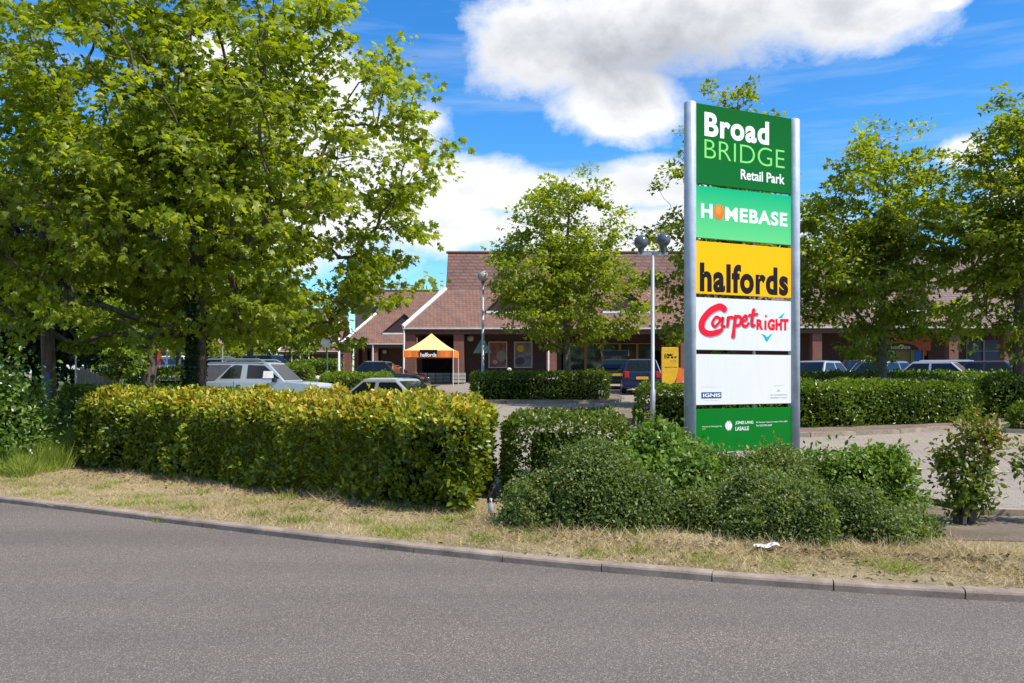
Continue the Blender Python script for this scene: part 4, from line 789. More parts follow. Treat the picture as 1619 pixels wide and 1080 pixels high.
for cx in (X0 + .42, (725 - 809.5) / F * 50, (872 - 809.5) / F * 50.3, (1084 - 809.5) / F * 50.2): column(b1, cx, 50.45, GZ, EZ)
for i in range(6):
    mb = MB(); xx = -5.35 + i * .42
    for k_ in range(3): mb.box((xx, 51.6 + i * .65, GZ + .1 + k_ * .2), (.42, .4, .165))
    mb.build('plinth_block', 'concrete', b1, world=True)
downpipe(b1, (867 - 809.5) / F * 50, 50.02, GZ, EZ); downpipe(b1, X0 + .06, 49.99, GZ, EZ)
walllamp(b1, (744 - 809.5) / F * 52.8, 52.8, at(0, 535, 52.8).z); walllamp(b1, (871 - 809.5) / F * 52.8 - .15, 52.8, at(0, 535, 52.8).z)
dormer(b1, (806 - 809.5) / F * 51, 50, EZ, 1.05, 1.02); dormer(b1, 6.8, 50, EZ, 1.05, 1.02)
for i in range(5):
    wx = 4.05 + i * 1.08; fr = MB()
    for (cx, cz, sx, sz) in [(wx - .5, GZ + 1.42, .07, 2.05), (wx + .5, GZ + 1.42, .07, 2.05), (wx, GZ + 2.42, .93, .07), (wx, GZ + .46, .93, .14)]: fr.box((cx, 53.45, cz), (sx, .12, sz))
    f = fr.build('window', plain('ochre_frame', (0.35, 0.17, 0.03), .5), b1, world=True); mb = MB(); mb.box((wx, 53.5, GZ + 1.45), (.92, .02, 1.9)); p_ = mb.build('pane', 'shopglass', f, origin=b1.location)
    p_.location = (0, 0, 0)
# right block
GR = 1.12; XR0, XR1 = 13.2, 34.0
b2, _ = roofed_building('shop_building', 'brown-roofed shop block with pointed entrance gable behind the right-hand cars', XR0, XR1, 50, 4.38, GR, 'tile_brown', hip_l=False, hip_r=False, upper='tile_brown')
mb = MB(); ex0, ex1 = (1400 - 809.5) / F * 53, (1468 - 809.5) / F * 53
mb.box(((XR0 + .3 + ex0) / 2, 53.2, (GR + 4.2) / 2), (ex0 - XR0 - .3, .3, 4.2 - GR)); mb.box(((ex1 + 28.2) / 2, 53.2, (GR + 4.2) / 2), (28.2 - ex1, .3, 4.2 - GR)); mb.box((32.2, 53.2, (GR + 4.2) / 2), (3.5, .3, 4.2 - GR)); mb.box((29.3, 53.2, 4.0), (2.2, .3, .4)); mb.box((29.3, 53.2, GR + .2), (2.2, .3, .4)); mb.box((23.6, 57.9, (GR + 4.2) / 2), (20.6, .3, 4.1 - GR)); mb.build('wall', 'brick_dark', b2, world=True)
for cx in (1368, 1505, 1592, 1290): column(b2, (cx - 809.5) / F * 50.4, 50.45, GR, 4.38, w=.55, base=False, mat='brick')
downpipe(b2, (1373.5 - 809.5) / F * 50, 50.05, GR, 4.38)
mb = MB(); mb.box(((ex0 + ex1) / 2, 52.9, 3.55), (ex1 - ex0 + .1, .2, 1.0)); fas = mb.build('fascia_board', 'terracotta', b2, world=True)
mb = MB(); cxs, czs = (1424 - 809.5) / F * 52.7, 3.2
pts_ = [(cxs + 1.15 * math.cos(math.pi * q / 16), 52.79, czs - .12 + .42 * math.sin(math.pi * q / 16)) for q in range(17)]; mb.prism(pts_, (0, -.05, 0)); arch = mb.build('arched_name_board', 'black', b2, world=True)
q_ = put_text(b2, 'halfords', cxs - .8 - b2.location.x, cxs + .8 - b2.location.x, 3.62 - b2.location.z, 3.98 - b2.location.z, 52.78 - b2.location.y, 'lk', off=.03); put_text(b2, 'autocentre', cxs - .6 - b2.location.x, cxs + .6 - b2.location.x, 3.14 - b2.location.z, 3.34 - b2.location.z, 52.72 - b2.location.y, 'white', off=.01)
for i, (xa, xb, pm) in enumerate([(1400, 1420, 'shopglass'), (1420, 1443, plain('yellow_door_panel', (0.20, 0.15, 0.02), .4)), (1443, 1462, 'blue')]):
    xa, xb = (xa - 809.5) / F * 53, (xb - 809.5) / F * 53; mb = MB(); cx = (xa + xb) / 2
    for (c_, s_) in [((xa + .05, 53.1, GR + 1.1), (.08, .1, 2.2)), ((xb - .05, 53.1, GR + 1.1), (.08, .1, 2.2)), ((cx, 53.1, GR + 2.16), (xb - xa - .18, .1, .09))]: mb.box(c_, s_)
    dr = mb.build('door', plain('brass_frame', (0.30, 0.2, 0.05), .4), b2, world=True); mb = MB(); mb.box((cx, 53.14, GR + 1.06), (xb - xa - .18, .02, 2.08)); p_ = mb.build('pane', pm, dr, origin=b2.location); p_.location = (0, 0, 0)
mb = MB(); mb.box(((ex0 + ex1) / 2, 53.3, 2.95), (ex1 - ex0, .3, .45)); mb.build('door_lintel', 'terracotta', b2, world=True)
for i in range(2):
    wx = 28.75 + i * 1.1; mb = MB()
    for (c_, s_) in [((wx - .52, 53.05, GR + 1.5), (.06, .1, 2.2)), ((wx + .52, 53.05, GR + 1.5), (.06, .1, 2.2)), ((wx, 53.05, GR + 1.9), (.98, .1, .06))]: mb.box(c_, s_)
    f = mb.build('window', plain('grey_frame', (0.22, .2, .17), .5), b2, world=True); mb = MB(); mb.box((wx, 53.1, GR + 1.5), (.97, .02, 2.2)); p_ = mb.build('pane', 'navy', f, origin=b2.location); p_.location = (0, 0, 0)
dormer(b2, (1444 - 809.5) / F * 51, 50, 4.38, 1.05, 1.0, 1.4, 1.35, 'tile_brown')
walllamp(b2, 27.6, 52.95, 3.6)
# second (left) block with pyramid tower
G2 = 1.40; x0_, x1_ = (540 - 809.5) / F * 75, -6.9; E2 = CAMH + 47 / F * 75
b3, _ = roofed_building('shop_building', 'farther red-roofed shop block with a pyramid tower, seen left of the gazebo', x0_, x1_, 75, E2, G2 - .02, 'tile', s1=2.6, s2=1.6, hip_r=False, upper='tile')
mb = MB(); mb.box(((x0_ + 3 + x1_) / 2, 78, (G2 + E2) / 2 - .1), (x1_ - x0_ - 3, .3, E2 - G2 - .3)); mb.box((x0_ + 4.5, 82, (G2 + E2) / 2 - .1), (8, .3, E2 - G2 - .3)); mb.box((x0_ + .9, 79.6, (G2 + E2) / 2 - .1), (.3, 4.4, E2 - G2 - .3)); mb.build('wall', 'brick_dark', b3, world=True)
for px in (550, 592): column(b3, (px - 809.5) / F * 75.3, 75.45, G2, E2, .6, base=False)
for px in (577, 564): column(b3, (px - 809.5) / F * 77.5, 77.5, G2, E2, .4, base=False)
downpipe(b3, (589.5 - 809.5) / F * 75, 75.02, G2, E2); dormer(b3, (640 - 809.5) / F * 76, 75, E2, 1.05, 0.95, 1.9, 1.6); walllamp(b3, (608 - 809.5) / F * 77.8, 77.8, at(0, 556, 77.8).z)
tcx, tcy = (602 - 809.5) / F * 80, 80.0; mb = MB(); tz = CAMH + (590 - 492) / F * 80; mb.box((tcx - .1, tcy, tz - 1.5), (3.9, 3.9, 4.2)); mb.build('tower', plain('tower_cladding', (0.13, 0.09, 0.085), .8), b3, world=True)
mb = MB(); ap = CAMH + (590 - 452) / F * 80; e_ = 2.3; zz = tz + .62; q4 = [(tcx - .1 - e_, tcy - e_, zz), (tcx - .1 + e_, tcy - e_, zz), (tcx - .1 + e_, tcy + e_, zz), (tcx - .1 - e_, tcy + e_, zz), (tcx - .1, tcy, ap)]
mb.add(q4, [(0, 1, 4), (1, 2, 4), (2, 3, 4), (3, 0, 4), (3, 2, 1, 0)]); mb.build('tower_roof', 'tile', b3, world=True); mb = MB(); mb.tube([q4[0], q4[4]], .07, 6); mb.build('hip_flashing', 'white', b3, world=True)
# third, farthest left
E3 = CAMH + 35 / F * 100; xa, xb = (440 - 809.5) / F * 100, (537 - 809.5) / F * 100
b4, _ = roofed_building('shop_building', 'farthest red-roofed shop block at the end of the car park, with slim white posts', xa, xb, 100, E3, 1.4, 'tile', s1=2.8, s2=1.6, hip_r=False, upper='tile')
mb = MB(); mb.box(((xa + xb) / 2, 103, (1.4 + E3) / 2), (xb - xa - .3, .3, E3 - 1.4)); mb.build('wall', 'brick_dark', b4, world=True); dormer(b4, (529 - 809.5) / F * 101, 100, E3, 1.05, 1.0, .9, 1.0)
for px in (461, 475, 488): downpipe(b4, (px - 809.5) / F * 100, 100.05, 1.4, E3)

# posters, banner, signs on the shops
def poster(label, px0, px1, py0, py1, D, base, blobs):
    x0, x1 = (px0 - 809.5) / F * D, (px1 - 809.5) / F * D; z1, z0 = at(0, py0, D).z, at(0, py1, D).z; cx, cz = (x0 + x1) / 2, (z0 + z1) / 2; r = thing('poster', label, 'poster', (cx, D, z0))
    mb = MB(); mb.box((0, 0, (z1 - z0) / 2), (x1 - x0 - .08, .03, z1 - z0 - .08)); pic = mb.build('picture', base, r)
    mb = MB(); w_, h_ = x1 - x0, z1 - z0
    for c_, s_ in [((-w_ / 2, 0, h_ / 2), (.06, .07, h_ + .06)), ((w_ / 2, 0, h_ / 2), (.06, .07, h_ + .06)), ((0, 0, 0), (w_ - .06, .07, .06)), ((0, 0, h_), (w_ - .06, .07, .06))]: mb.box(c_, s_)
    mb.build('frame', 'offwhite', r)
    for k_, (u, v, ru, rv, mt) in enumerate(blobs):
        mb = MB(); mb.add([((u - .5) * w_ + ru * w_ * math.cos(q * math.pi / 10), -.018 - .002 * k_, v * h_ + rv * h_ * math.sin(q * math.pi / 10)) for q in range(20)], [tuple(range(20))]); mb.build('printed_shape', mt, pic)
    return r
poster('framed red poster with a pale bowl shape on the shop wall', 773, 801, 541, 581, 52.78, 'poster_red', [(.7, .45, .27, .22, plain('poster_cream', (.25, .24, .19), .5)), (.35, .22, .14, .08, 'pink'), (.25, .7, .12, .2, plain('poster_brick', (.2, .05, .04), .5))])
poster('framed grey poster with a yellow disc on the shop wall', 813.5, 841, 541, 581, 52.78, 'poster_grey', [(.35, .75, .2, .14, 'yellow'), (.3, .25, .27, .15, plain('poster_slate', (.05, .05, .07), .5)), (.75, .38, .12, .08, plain('poster_blue', (.08, .14, .28), .5))])
bn = thing('advert_panel', 'tall yellow advert panel standing by the brick column, reading 10% off', 'sign', (*W(1059, 46.5), float(g(8.6, 46.5)))); gb = bn.location.z; hb = at(0, 549, 46.5).z - gb
mb = MB(); mb.box((0, 0, hb / 2), (.92, .12, hb)); mb.build('panel', 'yellow', bn, bevel=.02)
put_text(bn, '10%', -.3, .18, hb - .62, hb - .36, -.065, 'lk', off=.04); put_text(bn, 'off', .22, .36, hb - .60, hb - .48, -.065, 'lk', off=.03); put_text(bn, 'when you buy', 0, .36, hb - .78, hb - .72, -.065, 'lk'); put_text(bn, 'selected car seats', -.3, .38, hb - 1.12, hb - 1.04, -.065, 'lk')
# gazebo
D = 46.5; gx0, gx1 = (637 - 809.5) / F * D, (717 - 809.5) / F * D; gz0 = float(g(-5, D)); zv0, zv1, zp = at(0, 565, D).z, at(0, 554, D).z, at(0, 527, D + 1.2).z
gz_ = thing('gazebo', 'orange and cream pop-up gazebo standing in front of the shop arcade', 'gazebo', ((gx0 + gx1) / 2, D, gz0)); hw = (gx1 - gx0) / 2; dp = 2.6
H0, H1, HP = zv0 - gz0, zv1 - gz0, zp - gz0
skew = .12
cn = [(-hw, 0), (hw, 0), (hw + skew, dp), (-hw + skew, dp)]; ap = (skew / 2, dp / 2)
mb = MB(); n_ = 8
for e in range(4):
    (xa_, ya_), (xb_, yb_) = cn[e], cn[(e + 1) % 4]; rows = []
    for i in range(n_ + 1):
        t = i / n_; zz = H1 + (HP - H1) * (t ** 1.35); row = []
        for j in range(7):
            s = j / 6; bx_, by_ = xa_ + (xb_ - xa_) * s, ya_ + (yb_ - ya_) * s; row.append((bx_ + (ap[0] - bx_) * t, by_ + (ap[1] - by_) * t, zz))
        rows.append(row)
    flat_ = [p for r_ in rows for p in r_]; mb.add(flat_, [(i * 7 + j, i * 7 + j + 1, (i + 1) * 7 + j + 1, (i + 1) * 7 + j) for i in range(n_) for j in range(6)])
mb.build('canopy', plain('cream_canvas', (0.82, 0.52, 0.22), .7, var=.05), gz_, smooth=False)
mb = MB()
for e in range(4):
    (xa_, ya_), (xb_, yb_) = cn[e], cn[(e + 1) % 4]; nn = Vector((yb_ - ya_, xa_ - xb_, 0)).normalized()
    for j in range(12):
        s, s2_ = j / 12, (j + 1) / 12; o1, o2 = .03 * math.sin(j * 2.1), .03 * math.sin((j + 1) * 2.1)
        p1 = Vector((xa_ + (xb_ - xa_) * s, ya_ + (yb_ - ya_) * s, 0)); p2 = Vector((xa_ + (xb_ - xa_) * s2_, ya_ + (yb_ - ya_) * s2_, 0))
        mb.add([p1 + nn * o1 + Vector((0, 0, H0)), p2 + nn * o2 + Vector((0, 0, H0)), p2 + Vector((0, 0, H1)), p1 + Vector((0, 0, H1))], [(0, 1, 2, 3)])
mb.build('valance', plain('orange_canvas', (0.85, 0.20, 0.02), .7, var=.06), gz_)
mb = MB(); mb.box((.02, -.045, (H0 + H1) / 2 + .03), (.95, .015, H1 - H0)); lp = mb.build('name_patch', 'lk', gz_); put_text(lp, 'halfords', -.42, .46, H0 + .03, H0 + .25, -.056, 'lw', off=.03)
for (x_, y_) in cn:
    mb = MB(); mb.tube([(x_ * .985, y_, 0), (x_ * .985, y_, H1)], .028, 6); mb.build('leg', 'offwhite', gz_)

# ------------------------------------------------------------------ street furniture
def globe_lamp(label, px, D, ytop, twin=False, gm='lamp_glass', pole_r=.055, gr=.24, name='street_lamp', pm='galv'):
    b = gx_(px, D); r = thing(name, label, 'lamp post', b); z = at(0, ytop, D).z - b.z
    mb = MB(); mb.tube([(0, 0, 0), (0, 0, 1.0), (0, 0, 1.02), (0, 0, z)], [pole_r * 1.35, pole_r * 1.35, pole_r, pole_r * .8], 10); mb.build('pole', pm, r, smooth=True)
    offs = [(-.29, 0), (.27, 0)] if twin else [(0, 0)]
    if twin: mb = MB(); mb.box((0, 0, z - .02), (.75, .06, .06)); mb.build('crossarm', pm, r)
    for i, (ox, oy) in enumerate(offs):
        up = .04 + (.06 * i if twin else 0); mb = MB(); mb.tube([(ox, oy, z - .02), (ox, oy, z + up + .08)], [.05, .09], 10); c = mb.build('lamp_collar', 'lamp_dark', r); mb = MB(); mb.ball((ox, oy, z + up + .08 + gr * .85), gr, 20, 14); mb.build('globe', gm, r, smooth=True)
    return r
globe_lamp('tall lamp post with twin dark globes beside the left edge of the sign', 1032, 21.2, 400, True, 'lamp_dark', .050, .175, pm='galv')
globe_lamp('lamp post with a single pale globe in front of the shop roof', 763.5, 33.0, 449, gm='lamp_glass', pole_r=.06, gr=.22)
globe_lamp('slim white lamp post left of the second shop block', 536, 48, 487, gm='lamp_glass', pole_r=.06, gr=.2, pm='white')
globe_lamp('slim pale lamp post among the distant left cars', 264, 62, 535, gm='lamp_glass', pole_r=.07, gr=.2, pm='offwhite')
tri = thing('warning_sign', 'triangular road sign seen from the back on the single globe lamp post', 'road sign', tuple(gx_(763.5, 33.0) + Vector((-.02, .09, 0)))); zc = at(0, 546, 33).z - tri.location.z
mb = MB(); mb.prism([(-.36, 0, zc - .3), (.36, 0, zc - .3), (0, 0, zc + .33)], (0, .02, 0)); mb.build('plate', plain('sign_back', (0.12, .19, .15), .6), tri); mb = MB(); mb.box((0, -.03, zc - .05), (.1, .05, .1)); mb.build('bracket', 'galv', tri)
def round_sign(label, px, D, yc, r_, back, pole='galv'):
    b = gx_(px, D); r = thing('road_sign', label, 'road sign', b); z = at(0, yc, D).z - b.z; mb = MB(); mb.tube([(0, .04, 0), (0, .04, z + r_ * .7)], .035, 8); mb.build('pole', pole, r)
    mb = MB(); mb.tube([(0, 0, z), (0, -.02, z)], r_, 24); mb.build('plate', 'grey' if back else 'red', r)
    if not back:
        mb = MB(); mb.tube([(0, -.022, z), (0, -.028, z)], r_ * .76, 24); mb.build('plate_face', 'white', r); put_text(r, '10', -r_ * .45, r_ * .45, z - r_ * .35, z + r_ * .35, -.032, 'lk', off=.03)
    return r
round_sign('round speed limit sign with red rim right of the ivy-clad trunk', 351, 36, 538, .19, False); round_sign('grey round sign seen from behind, beside the white lamp post', 517, 44, 541, .3, True, 'greenpaint')
# bollards
def bollard(label, px, D, hh=.95):
    b = gx_(px, D); r = thing('bollard', label, 'bollard', b, group='stone bollards'); mb = MB(); mb.tube([(0, 0, 0), (0, 0, hh * .72), (0, 0, hh * .76), (0, 0, hh * .8)], [.11, .1, .08, .1], 10); mb.build('shaft', 'concrete', r); mb = MB(); mb.ball((0, 0, hh * .9), .12, 12, 8); mb.build('cap', 'offwhite', r)
bollard('stone bollard below the framed posters', 805, 38.5, 1.15); bollard('stone bollard between the two left hedges', 502, 38); bollard('stone bollard at the foot of the island tree', 902, 36.2, 1.1)
# telegraph pole
p0 = gx_(79, 18.0); tp = thing('telegraph_pole', 'old reddish wooden pole with a blue-grey guard strip rising through the trees at left', 'pole', p0); ztp = at(0, 248, 18).z
mb = MB(); mb.tube([(0, 0, 0), (-.02, 0, 1.6), (-.19, 0, ztp)], [.15, .14, .10], 14); mb.build('shaft', 'polewood', tp, smooth=True); mb = MB(); mb.tube([(-.19, 0, ztp), (-.19, 0, ztp + .05)], [.12, .115], 14); mb.build('cap', 'galv', tp)
mb = MB(); mb.box((-.0, -.15, 1.05), (.17, .05, 1.25)); mb.build('cable_guard', 'guard', tp, bevel=.01)
# paling fence and white post
fr = thing('paling_fence', 'weathered broken paling fence receding behind the left hedge', 'fence', gx_(150, 22)); A_, B_ = Vector((*W(180, 20.2), 0)), Vector((*W(124, 26), 0))
for i in range(15):
    t = i / 14; p = A_.lerp(B_, t); zt = at(0, 603 - 21 * min(1, t * 1.5) + (3 if i % 3 else 0), p.y).z; z0 = float(g(p.x, p.y)); mb = MB(); mb.box((p.x, p.y, (z0 + zt) / 2), (.24, .03, zt - z0), math.atan2(B_.y - A_.y, B_.x - A_.x) + .4, rx=random.uniform(-.05, .05), ry=random.uniform(-.05, .05)); mb.build('paling', 'paling', fr, world=True)
mb = MB()
for hz in (.35, .85): mb.tube([A_ + Vector((0, .05, float(g(A_.x, A_.y)) + hz)), B_ + Vector((0, .05, float(g(B_.x, B_.y)) + hz))], .03, 5)
mb.build('rail', 'wood', fr, world=True)
r = thing('marker_post', 'thin white post at the far end of the paling fence', 'post', gx_(120, 25)); mb = MB(); mb.tube([(0, 0, 0), (0, 0, at(0, 549, 25).z - r.location.z)], .028, 8); mb.build('shaft', 'offwhite', r); mb = MB(); mb.ball((0, 0, at(0, 549, 25).z - r.location.z), .035, 8, 6); mb.build('cap', 'offwhite', r)
rb = thing('notice_board', 'red notice board standing before the distant parked cars', 'sign', gx_(240, 58)); zb_ = at(0, 575, 58).z - rb.location.z
mb = MB(); mb.box((0, 0, zb_ + .42), (1.15, .05, .95)); mb.build('board', 'red', rb); mb = MB(); mb.box((0, -.03, zb_ + .55), (.85, .012, .1)); mb.box((0, -.03, zb_ + .35), (.85, .012, .08)); mb.build('printed_band', 'pink', rb)
for s in (-.5, .5): mb = MB(); mb.tube([(s, .05, 0), (s, .05, zb_ + .9)], .035, 6); mb.build('leg', 'galv', rb)
# speed hump
sh = thing('speed_hump', 'striped yellow and black speed hump on the car park lane', 'speed hump', (*W(905, 26.9), float(g(1.9, 26.9)) )); 
for i in range(8):
    mb = MB(); y_ = -1.1 + i * .32; x_ = -.28 + i * .085; pr = [(-.26, 0), (-.18, .05), (0, .075), (.18, .05), (.26, 0)]
    mb.prism([(x_ + a_, y_, b_ + .003 + .03 * y_) for a_, b_ in pr], (.08, .31, .009)); mb.build('segment', 'yellow' if i % 2 else 'black', sh)
# litter
lt = MB(); rng = np.random.default_rng(9); gw = 7
base_l = Vector((*W(1212, 7.62), VZ + .02))
pts_ = [(base_l.x + (i / 6 - .5) * .2, base_l.y + (j / 6 - .5) * .13, base_l.z + .012 + .012 * math.sin(i * 1.9 + j) + rng.random() * .01 + (.02 if i > 4 else 0)) for j in range(gw) for i in range(gw)]
lt.add(pts_, [(j * gw + i, j * gw + i + 1, (j + 1) * gw + i + 1, (j + 1) * gw + i) for j in range(6) for i in range(6)]); tag(lt.build('paper_litter', 'white', origin=tuple(base_l)), 'crumpled white paper lying on the dry verge', 'litter')
bt = thing('plastic_bottle', 'small discarded plastic bottle in the gap between the two roadside hedges', 'bottle', (*W(776, 9.55), VZ - .01)); mb = MB(); mb.tube([(0, 0, 0), (0, 0, .11), (0, 0, .15), (0, 0, .17)], [.033, .033, .014, .014], 12); mb.build('bottle_body', pbr('clear_plastic', (.35, .38, .42), .15, 0)[0], bt, smooth=True); mb = MB(); mb.tube([(0, 0, .17), (0, 0, .187)], .016, 10); mb.build('cap', 'white', bt)

# ------------------------------------------------------------------ cars
def arch_pts(cx, r, zb, n=9): return [(cx - r * math.cos(math.pi * i / n), zb + r * math.sin(math.pi * i / n) * 1.0) for i in range(n + 1)]
def car(label, loc, rz, paintm, L=4.2, Wd=1.72, H=1.45, belt=.92, hood=.86, style='hatch', cat='car', group=None, name='parked_car', lift=.22, side=None, detail=True):
    r = thing(name, label, cat, loc, rz, group); hl = L / 2; wr = .31 if style != 'suv' else .36; fx, rx_ = hl * .62, -hl * .62
    xw = hl * {'hatch': .42, 'saloon': .40, 'estate': .42, 'suv': .40, 'mpv': .62}[style]; xf = xw - (.62 if style != 'suv' else .45); xf = side['xf'] if side and 'xf' in side else xf; xrb = {'hatch': -hl + .12, 'saloon': -hl * .62, 'estate': -hl + .06, 'suv': -hl + .05, 'mpv': -hl + .06}[style]; xrr = xrb + {'hatch': .55, 'saloon': .55, 'estate': .3, 'suv': .16, 'mpv': .25}[style]
    ol = [(-hl + .03, lift + .1)] + [(-hl + .1, lift)] + arch_pts(rx_, wr + .05, lift) + arch_pts(fx, wr + .05, lift) + [(hl - .12, lift), (hl - .02, lift + .12), (hl, .5), (hl - .05, hood - .18), (hl - .3, hood - .04), (xw + .05, belt + .0)]
    if style == 'saloon': ol += [(xrb, belt), (-hl + .06, belt - .02), (-hl, belt - .25), (-hl, .45)]
    else: ol += [(xrb, belt), (-hl, belt - .22), (-hl - .02, .5)]
    def hwf(z): return Wd / 2 - .10 * max(0, .45 - z) - .10 * max(0, z - .62)
    mb = MB(); k = len(ol); vs = [(x, -hwf(z), z) for x, z in ol] + [(x, hwf(z), z) for x, z in ol]
    mb.add(vs, [tuple(range(k)), tuple(range(2 * k - 1, k - 1, -1))] + [(i, k + i, k + (i + 1) % k, (i + 1) % k) for i in range(k)])
    body = mb.build('body', paintm, r, bevel=.06)
    yb, yt = hwf(belt) - .01, Wd / 2 - .24
    mb = MB(); gv = [(xrb, -yb, belt - .03), (xw, -yb, belt - .03), (xw, yb, belt - .03), (xrb, yb, belt - .03), (xrr, -yt, H - .03), (xf, -yt, H - .03), (xf, yt, H - .03), (xrr, yt, H - .03), (xrr + .15, -yt + .12, H), (xf - .2, -yt + .12, H), (xf - .2, yt - .12, H), (xrr + .15, yt - .12, H)]
    mb.add(gv, [(0, 1, 5, 4), (1, 2, 6, 5), (2, 3, 7, 6), (3, 0, 4, 7), (4, 5, 9, 8), (5, 6, 10, 9), (6, 7, 11, 10), (7, 4, 8, 11), (8, 9, 10, 11)]); mb.build('roof', paintm if not side or 'roof' not in side else side['roof'], r, bevel=.045)
    hz = H - .03 - (belt - .03)
    def ys(z): return yb + (yt - yb) * (z - belt + .03) / hz
    def xe(z, a, b): return a + (b - a) * (z - belt + .03) / hz
    z0, z1 = belt + .02, H - .1
    xa0, xa1 = xe(z0, xrb, xrr) + .1, xe(z1, xrb, xrr) + .1; xb0, xb1 = xe(z0, xw, xf) - .1, xe(z1, xw, xf) - .08
    mid = (xa1 + xb1) / 2 - .05
    wins = side['wins'] if side and 'wins' in side else ([[(mid + .05, z0), (xb0, z0), (xb1, z1), (mid + .05, z1)], [(xa0 + .38 if style == 'estate' else xa0, z0), (mid - .05, z0), (mid - .05, z1), (xa1 + (.38 if style == 'estate' else 0), z1)]] + ([[(xa0, z0), (xa0 + .32, z0), (xa1 + .32, z1), (xa1, z1)]] if style == 'estate' else []))
    for sgn in (-1, 1):
        for wn in wins:
            mb = MB(); mb.prism([(x, sgn * (ys(z) - .006), z) for x, z in wn], (0, sgn * .012, 0)); mb.build('side_window', 'glass', r)
    for nm, xb_, xt_, s in (('windscreen', xw, xf, 1), ('rear_window', xrb, xrr, -1)):
        za, zb2 = belt + .03, H - .08; pa, pb = xe(za, xb_, xt_), xe(zb2, xb_, xt_); mb = MB(); ya, yb2 = ys(za) - .09, ys(zb2) - .07
        mb.prism([(pa, -ya, za), (pa, ya, za), (pb, yb2, zb2), (pb, -yb2, zb2)], (.008 * s, 0, .006)); mb.build(nm, 'glass', r)
    if not detail: return r
    for cx in (fx, rx_):
        for sgn in (-1, 1):
            y_ = sgn * (Wd / 2 - .1); mb = MB(); mb.tube([(cx, y_ - .1, wr), (cx, y_ - .075, wr), (cx, y_ + .075, wr), (cx, y_ + .1, wr)], [wr - .02, wr, wr, wr - .02], 20); whl = mb.build('wheel', 'rubber', r)
            mb = MB(); mb.tube([(cx, y_ + sgn * .10, wr), (cx, y_ + sgn * .108, wr)], [wr * .66, wr * .6], 16); mb.build('rim', 'alloy', whl)
    for sgn in (-1, 1):
        mb = MB(); mb.box((hl - .07, sgn * (Wd / 2 - .27), hood - .2), (.16, .32, .11), 0); mb.build('headlight', 'lens', r, bevel=.045)
        mb = MB(); mb.box((-hl + .02, sgn * (Wd / 2 - .19), belt - .12), (.10, .2, .28 if style != 'saloon' else .16)); mb.build('tail_light', 'redlens', r, bevel=.02)
        mb = MB(); mb.box((xw - .32, sgn * (Wd / 2 + .04), belt + .04), (.12, .2, .13)); mb.build('mirror', 'black' if style == 'suv' else paintm, r, bevel=.03)
        mb = MB(); mb.box((mid + .2, sgn * (hwf(belt - .16) + .005), belt - .14), (.18, .03, .035)); mb.box((mid - .95, sgn * (hwf(belt - .16) + .005), belt - .14), (.18, .03, .035)) if style in ('estate', 'saloon', 'mpv') else None; mb.build('door_handle', 'black' if style == 'suv' else paintm, r)
        mb = MB(); mb.prism([(mid, sgn * (hwf(.4) + .0), .4), (mid + .012, sgn * hwf(.4), .4), (mid + .012, sgn * (hwf(belt) + .001), belt), (mid, sgn * (hwf(belt) + .001), belt)], (0, sgn * .003, 0)); mb.build('door_seam', 'black', r)
    mb = MB(); mb.box((-hl - .01, 0, .34), (.12, Wd - .1, .2)); mb.build('rear_bumper', paintm, r, bevel=.04); mb = MB(); mb.box((-hl - .045, 0, .68), (.03, .52, .12)); mb.build('number_plate', 'plate_yellow', r)
    mb = MB(); mb.box((hl - .03, 0, .36), (.12, Wd - .14, .22)); mb.build('front_bumper', paintm if style != 'suv' else 'grey', r, bevel=.04)
    mb = MB(); mb.box((hl - .0, 0, .62), (.05, .6, .1)); mb.build('grille', 'black', r)
    return r
# silver SUV, nose to the right
sx, sD = (427 - 809.5) / F * 28.2, 28.2; sz = float(g(sx, sD)) ; hl = 2.15
side = dict(roof='silver', xf=.22, wins=[[(-.45, 1.2), (.66, 1.2), (.10, 1.62), (-.45, 1.64)], [(-1.35, 1.2), (-.66, 1.2), (-.64, 1.62), (-.88, 1.64), (-1.05, 1.56)], [(-1.98, 1.22), (-1.62, 1.22), (-1.18, 1.62), (-1.9, 1.64)]])
M['hardtop'] = plain('grey_hardtop', (0.075, 0.078, 0.085), .5)
suv = car('silver three-door off-roader with roof rails and a white sheet in its window behind the hedge', (sx, sD, sz), R(-7), 'silver', L=4.3, Wd=1.8, H=1.74, belt=1.12, hood=1.06, style='suv', side=side, lift=.3)
for sgn in (-1, 1):
    mb = MB(); mb.prism([(-2.08, sgn * .836, 1.14), (-1.52, sgn * .836, 1.14), (-1.02, sgn * .690, 1.64), (-1.97, sgn * .690, 1.64)], (0, sgn * .003, 0)); mb.build('rear_hardtop', 'hardtop', suv)
    mb = MB(); mb.tube([(-2.0, sgn * .68, 1.72), (-1.8, sgn * .68, 1.82), (-.1, sgn * .68, 1.82), (.1, sgn * .68, 1.74)], .025, 6); mb.build('roof_rail', 'grey', suv)
    mb = MB(); mb.prism([(-2.12, sgn * .80, 1.13), (-2.02, sgn * .80, 1.13), (-1.94, sgn * .665, 1.68), (-2.02, sgn * .665, 1.68)], (0, sgn * .02, 0)); mb.build('rear_pillar_trim', 'grey', suv)
mb = MB(); mb.prism([(.10, -.826, 1.21), (.46, -.826, 1.21), (.42, -.752, 1.44), (.10, -.752, 1.44)], (0, -.004, 0)); mb.build('paper_notice', 'white', suv)
car('pale silver saloon whose roof shows above the yellow-tipped hedge', (*W(634, 20.9), float(g(-2.6, 20.9)) - .0), R(-20), 'silver', L=4.0, Wd=1.7, H=1.37, belt=.90, hood=.84, style='saloon')
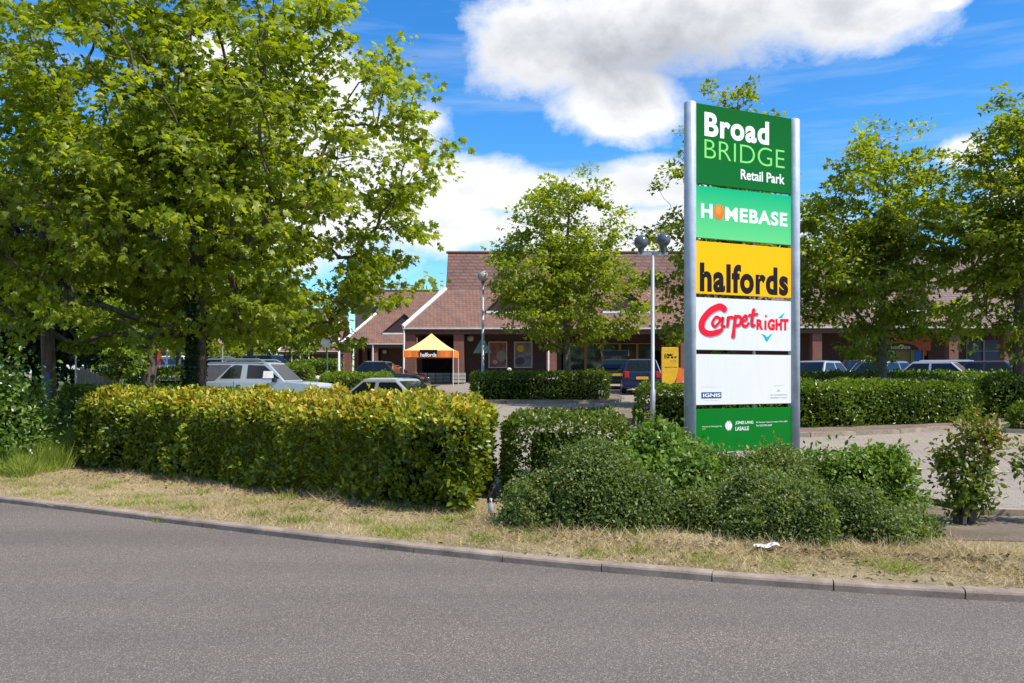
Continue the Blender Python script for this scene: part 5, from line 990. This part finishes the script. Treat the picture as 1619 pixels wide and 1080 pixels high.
car('dark blue estate car seen from behind near the yellow advert panel', (*W(1012, 38.9), float(g(5.8, 38.9))), R(84), 'bluepaint', L=4.3, Wd=1.72, H=1.5, belt=.95, hood=.88, style='estate')
bc = car('black hatchback with its tailgate raised, left of the blue estate car', (*W(976, 43.5), float(g(5.4, 43.5))), R(80), 'blackpaint', L=3.9, Wd=1.7, H=1.45, belt=.95, hood=.86, style='hatch')
mb = MB(); mb.box((-2.15, 0, 1.72), (.95, 1.35, .06), ry=.22); tg = mb.build('open_tailgate', 'blackpaint', bc, bevel=.02); mb = MB(); mb.box((-2.0, 0, 1.765), (.5, 1.0, .012), ry=.22); mb.build('tailgate_glass', 'glass', tg)
car('black car partly hidden behind the rough hedge, left of the gazebo', (*W(606, 43.5), float(g(-6.6, 43.5)) ), R(-8), 'blackpaint', L=4.5, H=1.52, style='saloon')
car('dark red car whose roof shows behind the black one beside the gazebo', (*W(622, 48.5), float(g(-7, 48.5)) - .12), R(-8), 'redpaint', L=3.7, H=1.36, style='hatch')
# right row
GR_ = 'cars parked in the right-hand row'
for px, D, rz_, pm, st, lb in [(1288, 39, 225, 'silver', 'hatch', 'silver car just right of the sign, half hidden by leaves'), (1352, 42, 190, 'blackpaint', 'hatch', 'black car left of the forked tree trunk'), (1388, 38.5, 215, 'purplepaint', 'hatch', 'mauve-grey car directly behind the forked tree trunk'),
        (1500, 37, -38, 'silver', 'hatch', 'silver hatchback in front of the blue shop door'), (1516, 41, -30, 'silver', 'mpv', 'second silver car, parked behind the silver hatchback'), (1588, 38, -48, 'blackpaint', 'hatch', 'black car with bright windscreen near the right edge'), (1640, 42, -10, 'greypaint', 'hatch', 'grey car at the extreme right of the row')]:
    car(lb, (*W(px, D), float(g(5, D)) - .0), R(rz_), M[pm] if 0 else pm, L=4.0, H=1.46, style=st, group=GR_)
# distant left rows
far_l = [(150, 72, 'whitepaint', 'white van-like car far left behind the young sunlit tree', 'mpv'), (205, 72, 'greencar', 'dark green car left of the red board', 'hatch'), (222, 76, 'silver', 'silver car just left of the red board', 'hatch'), (186, 78, 'palebluepaint', 'pale blue distant car behind the leaning tree', 'hatch'), (262, 70, 'greypaint', 'grey distant car right of the red board', 'hatch'), (288, 72, 'whitepaint', 'white distant car right of the red board, by the ivy-clad trunk', 'mpv'),
    (345, 48, 'purplepaint', 'mauve people carrier behind the tail of the silver off-roader', 'mpv'), (372, 52, 'redpaint', 'maroon car above the roof rails of the silver off-roader', 'hatch'), (392, 66, 'silver', 'distant silver car above the bonnet of the off-roader', 'hatch'), (425, 60, 'greypaint', 'dark grey car parked beyond the silver off-roader', 'mpv'), (440, 72, 'whitepaint', 'white distant car left of the bright rounded hedge', 'hatch'), (410, 78, 'whitepaint', 'far white car at the back of the left car park', 'hatch'), (316, 78, 'palebluepaint', 'far pale blue car behind the ivy-clad trunk', 'hatch')]
for px, D, pm, lb, st in far_l:
    x_, y_ = W(px, D); car(lb, (x_, y_, float(g(x_, y_))), R(random.choice([200, 20, 160, -20, 10])), pm, L=4.1, H=1.5 if st == 'hatch' else 1.7, style=st, group='cars in the distant left car park', detail=False)
    pr = bpy.context.scene.objects[-1]
# orange open barrow by the banner
ob = thing('trolley_sign', 'small orange tilted display stand beside the yellow advert panel', 'display stand', (*W(1076, 44), float(g(8.7, 44)))); mb = MB(); mb.box((0, 0, .62), (.34, .06, .75), ry=.22); mb.build('board', 'orange', ob); mb = MB(); mb.box((-.1, .05, .2), (.5, .4, .06)); mb.build('foot', 'dark', ob)
for s in (-.18, .12): mb = MB(); mb.tube([(s - .1, .05, .2), (s, .05, .5)], .03, 6); mb.build('leg', 'dark', ob)
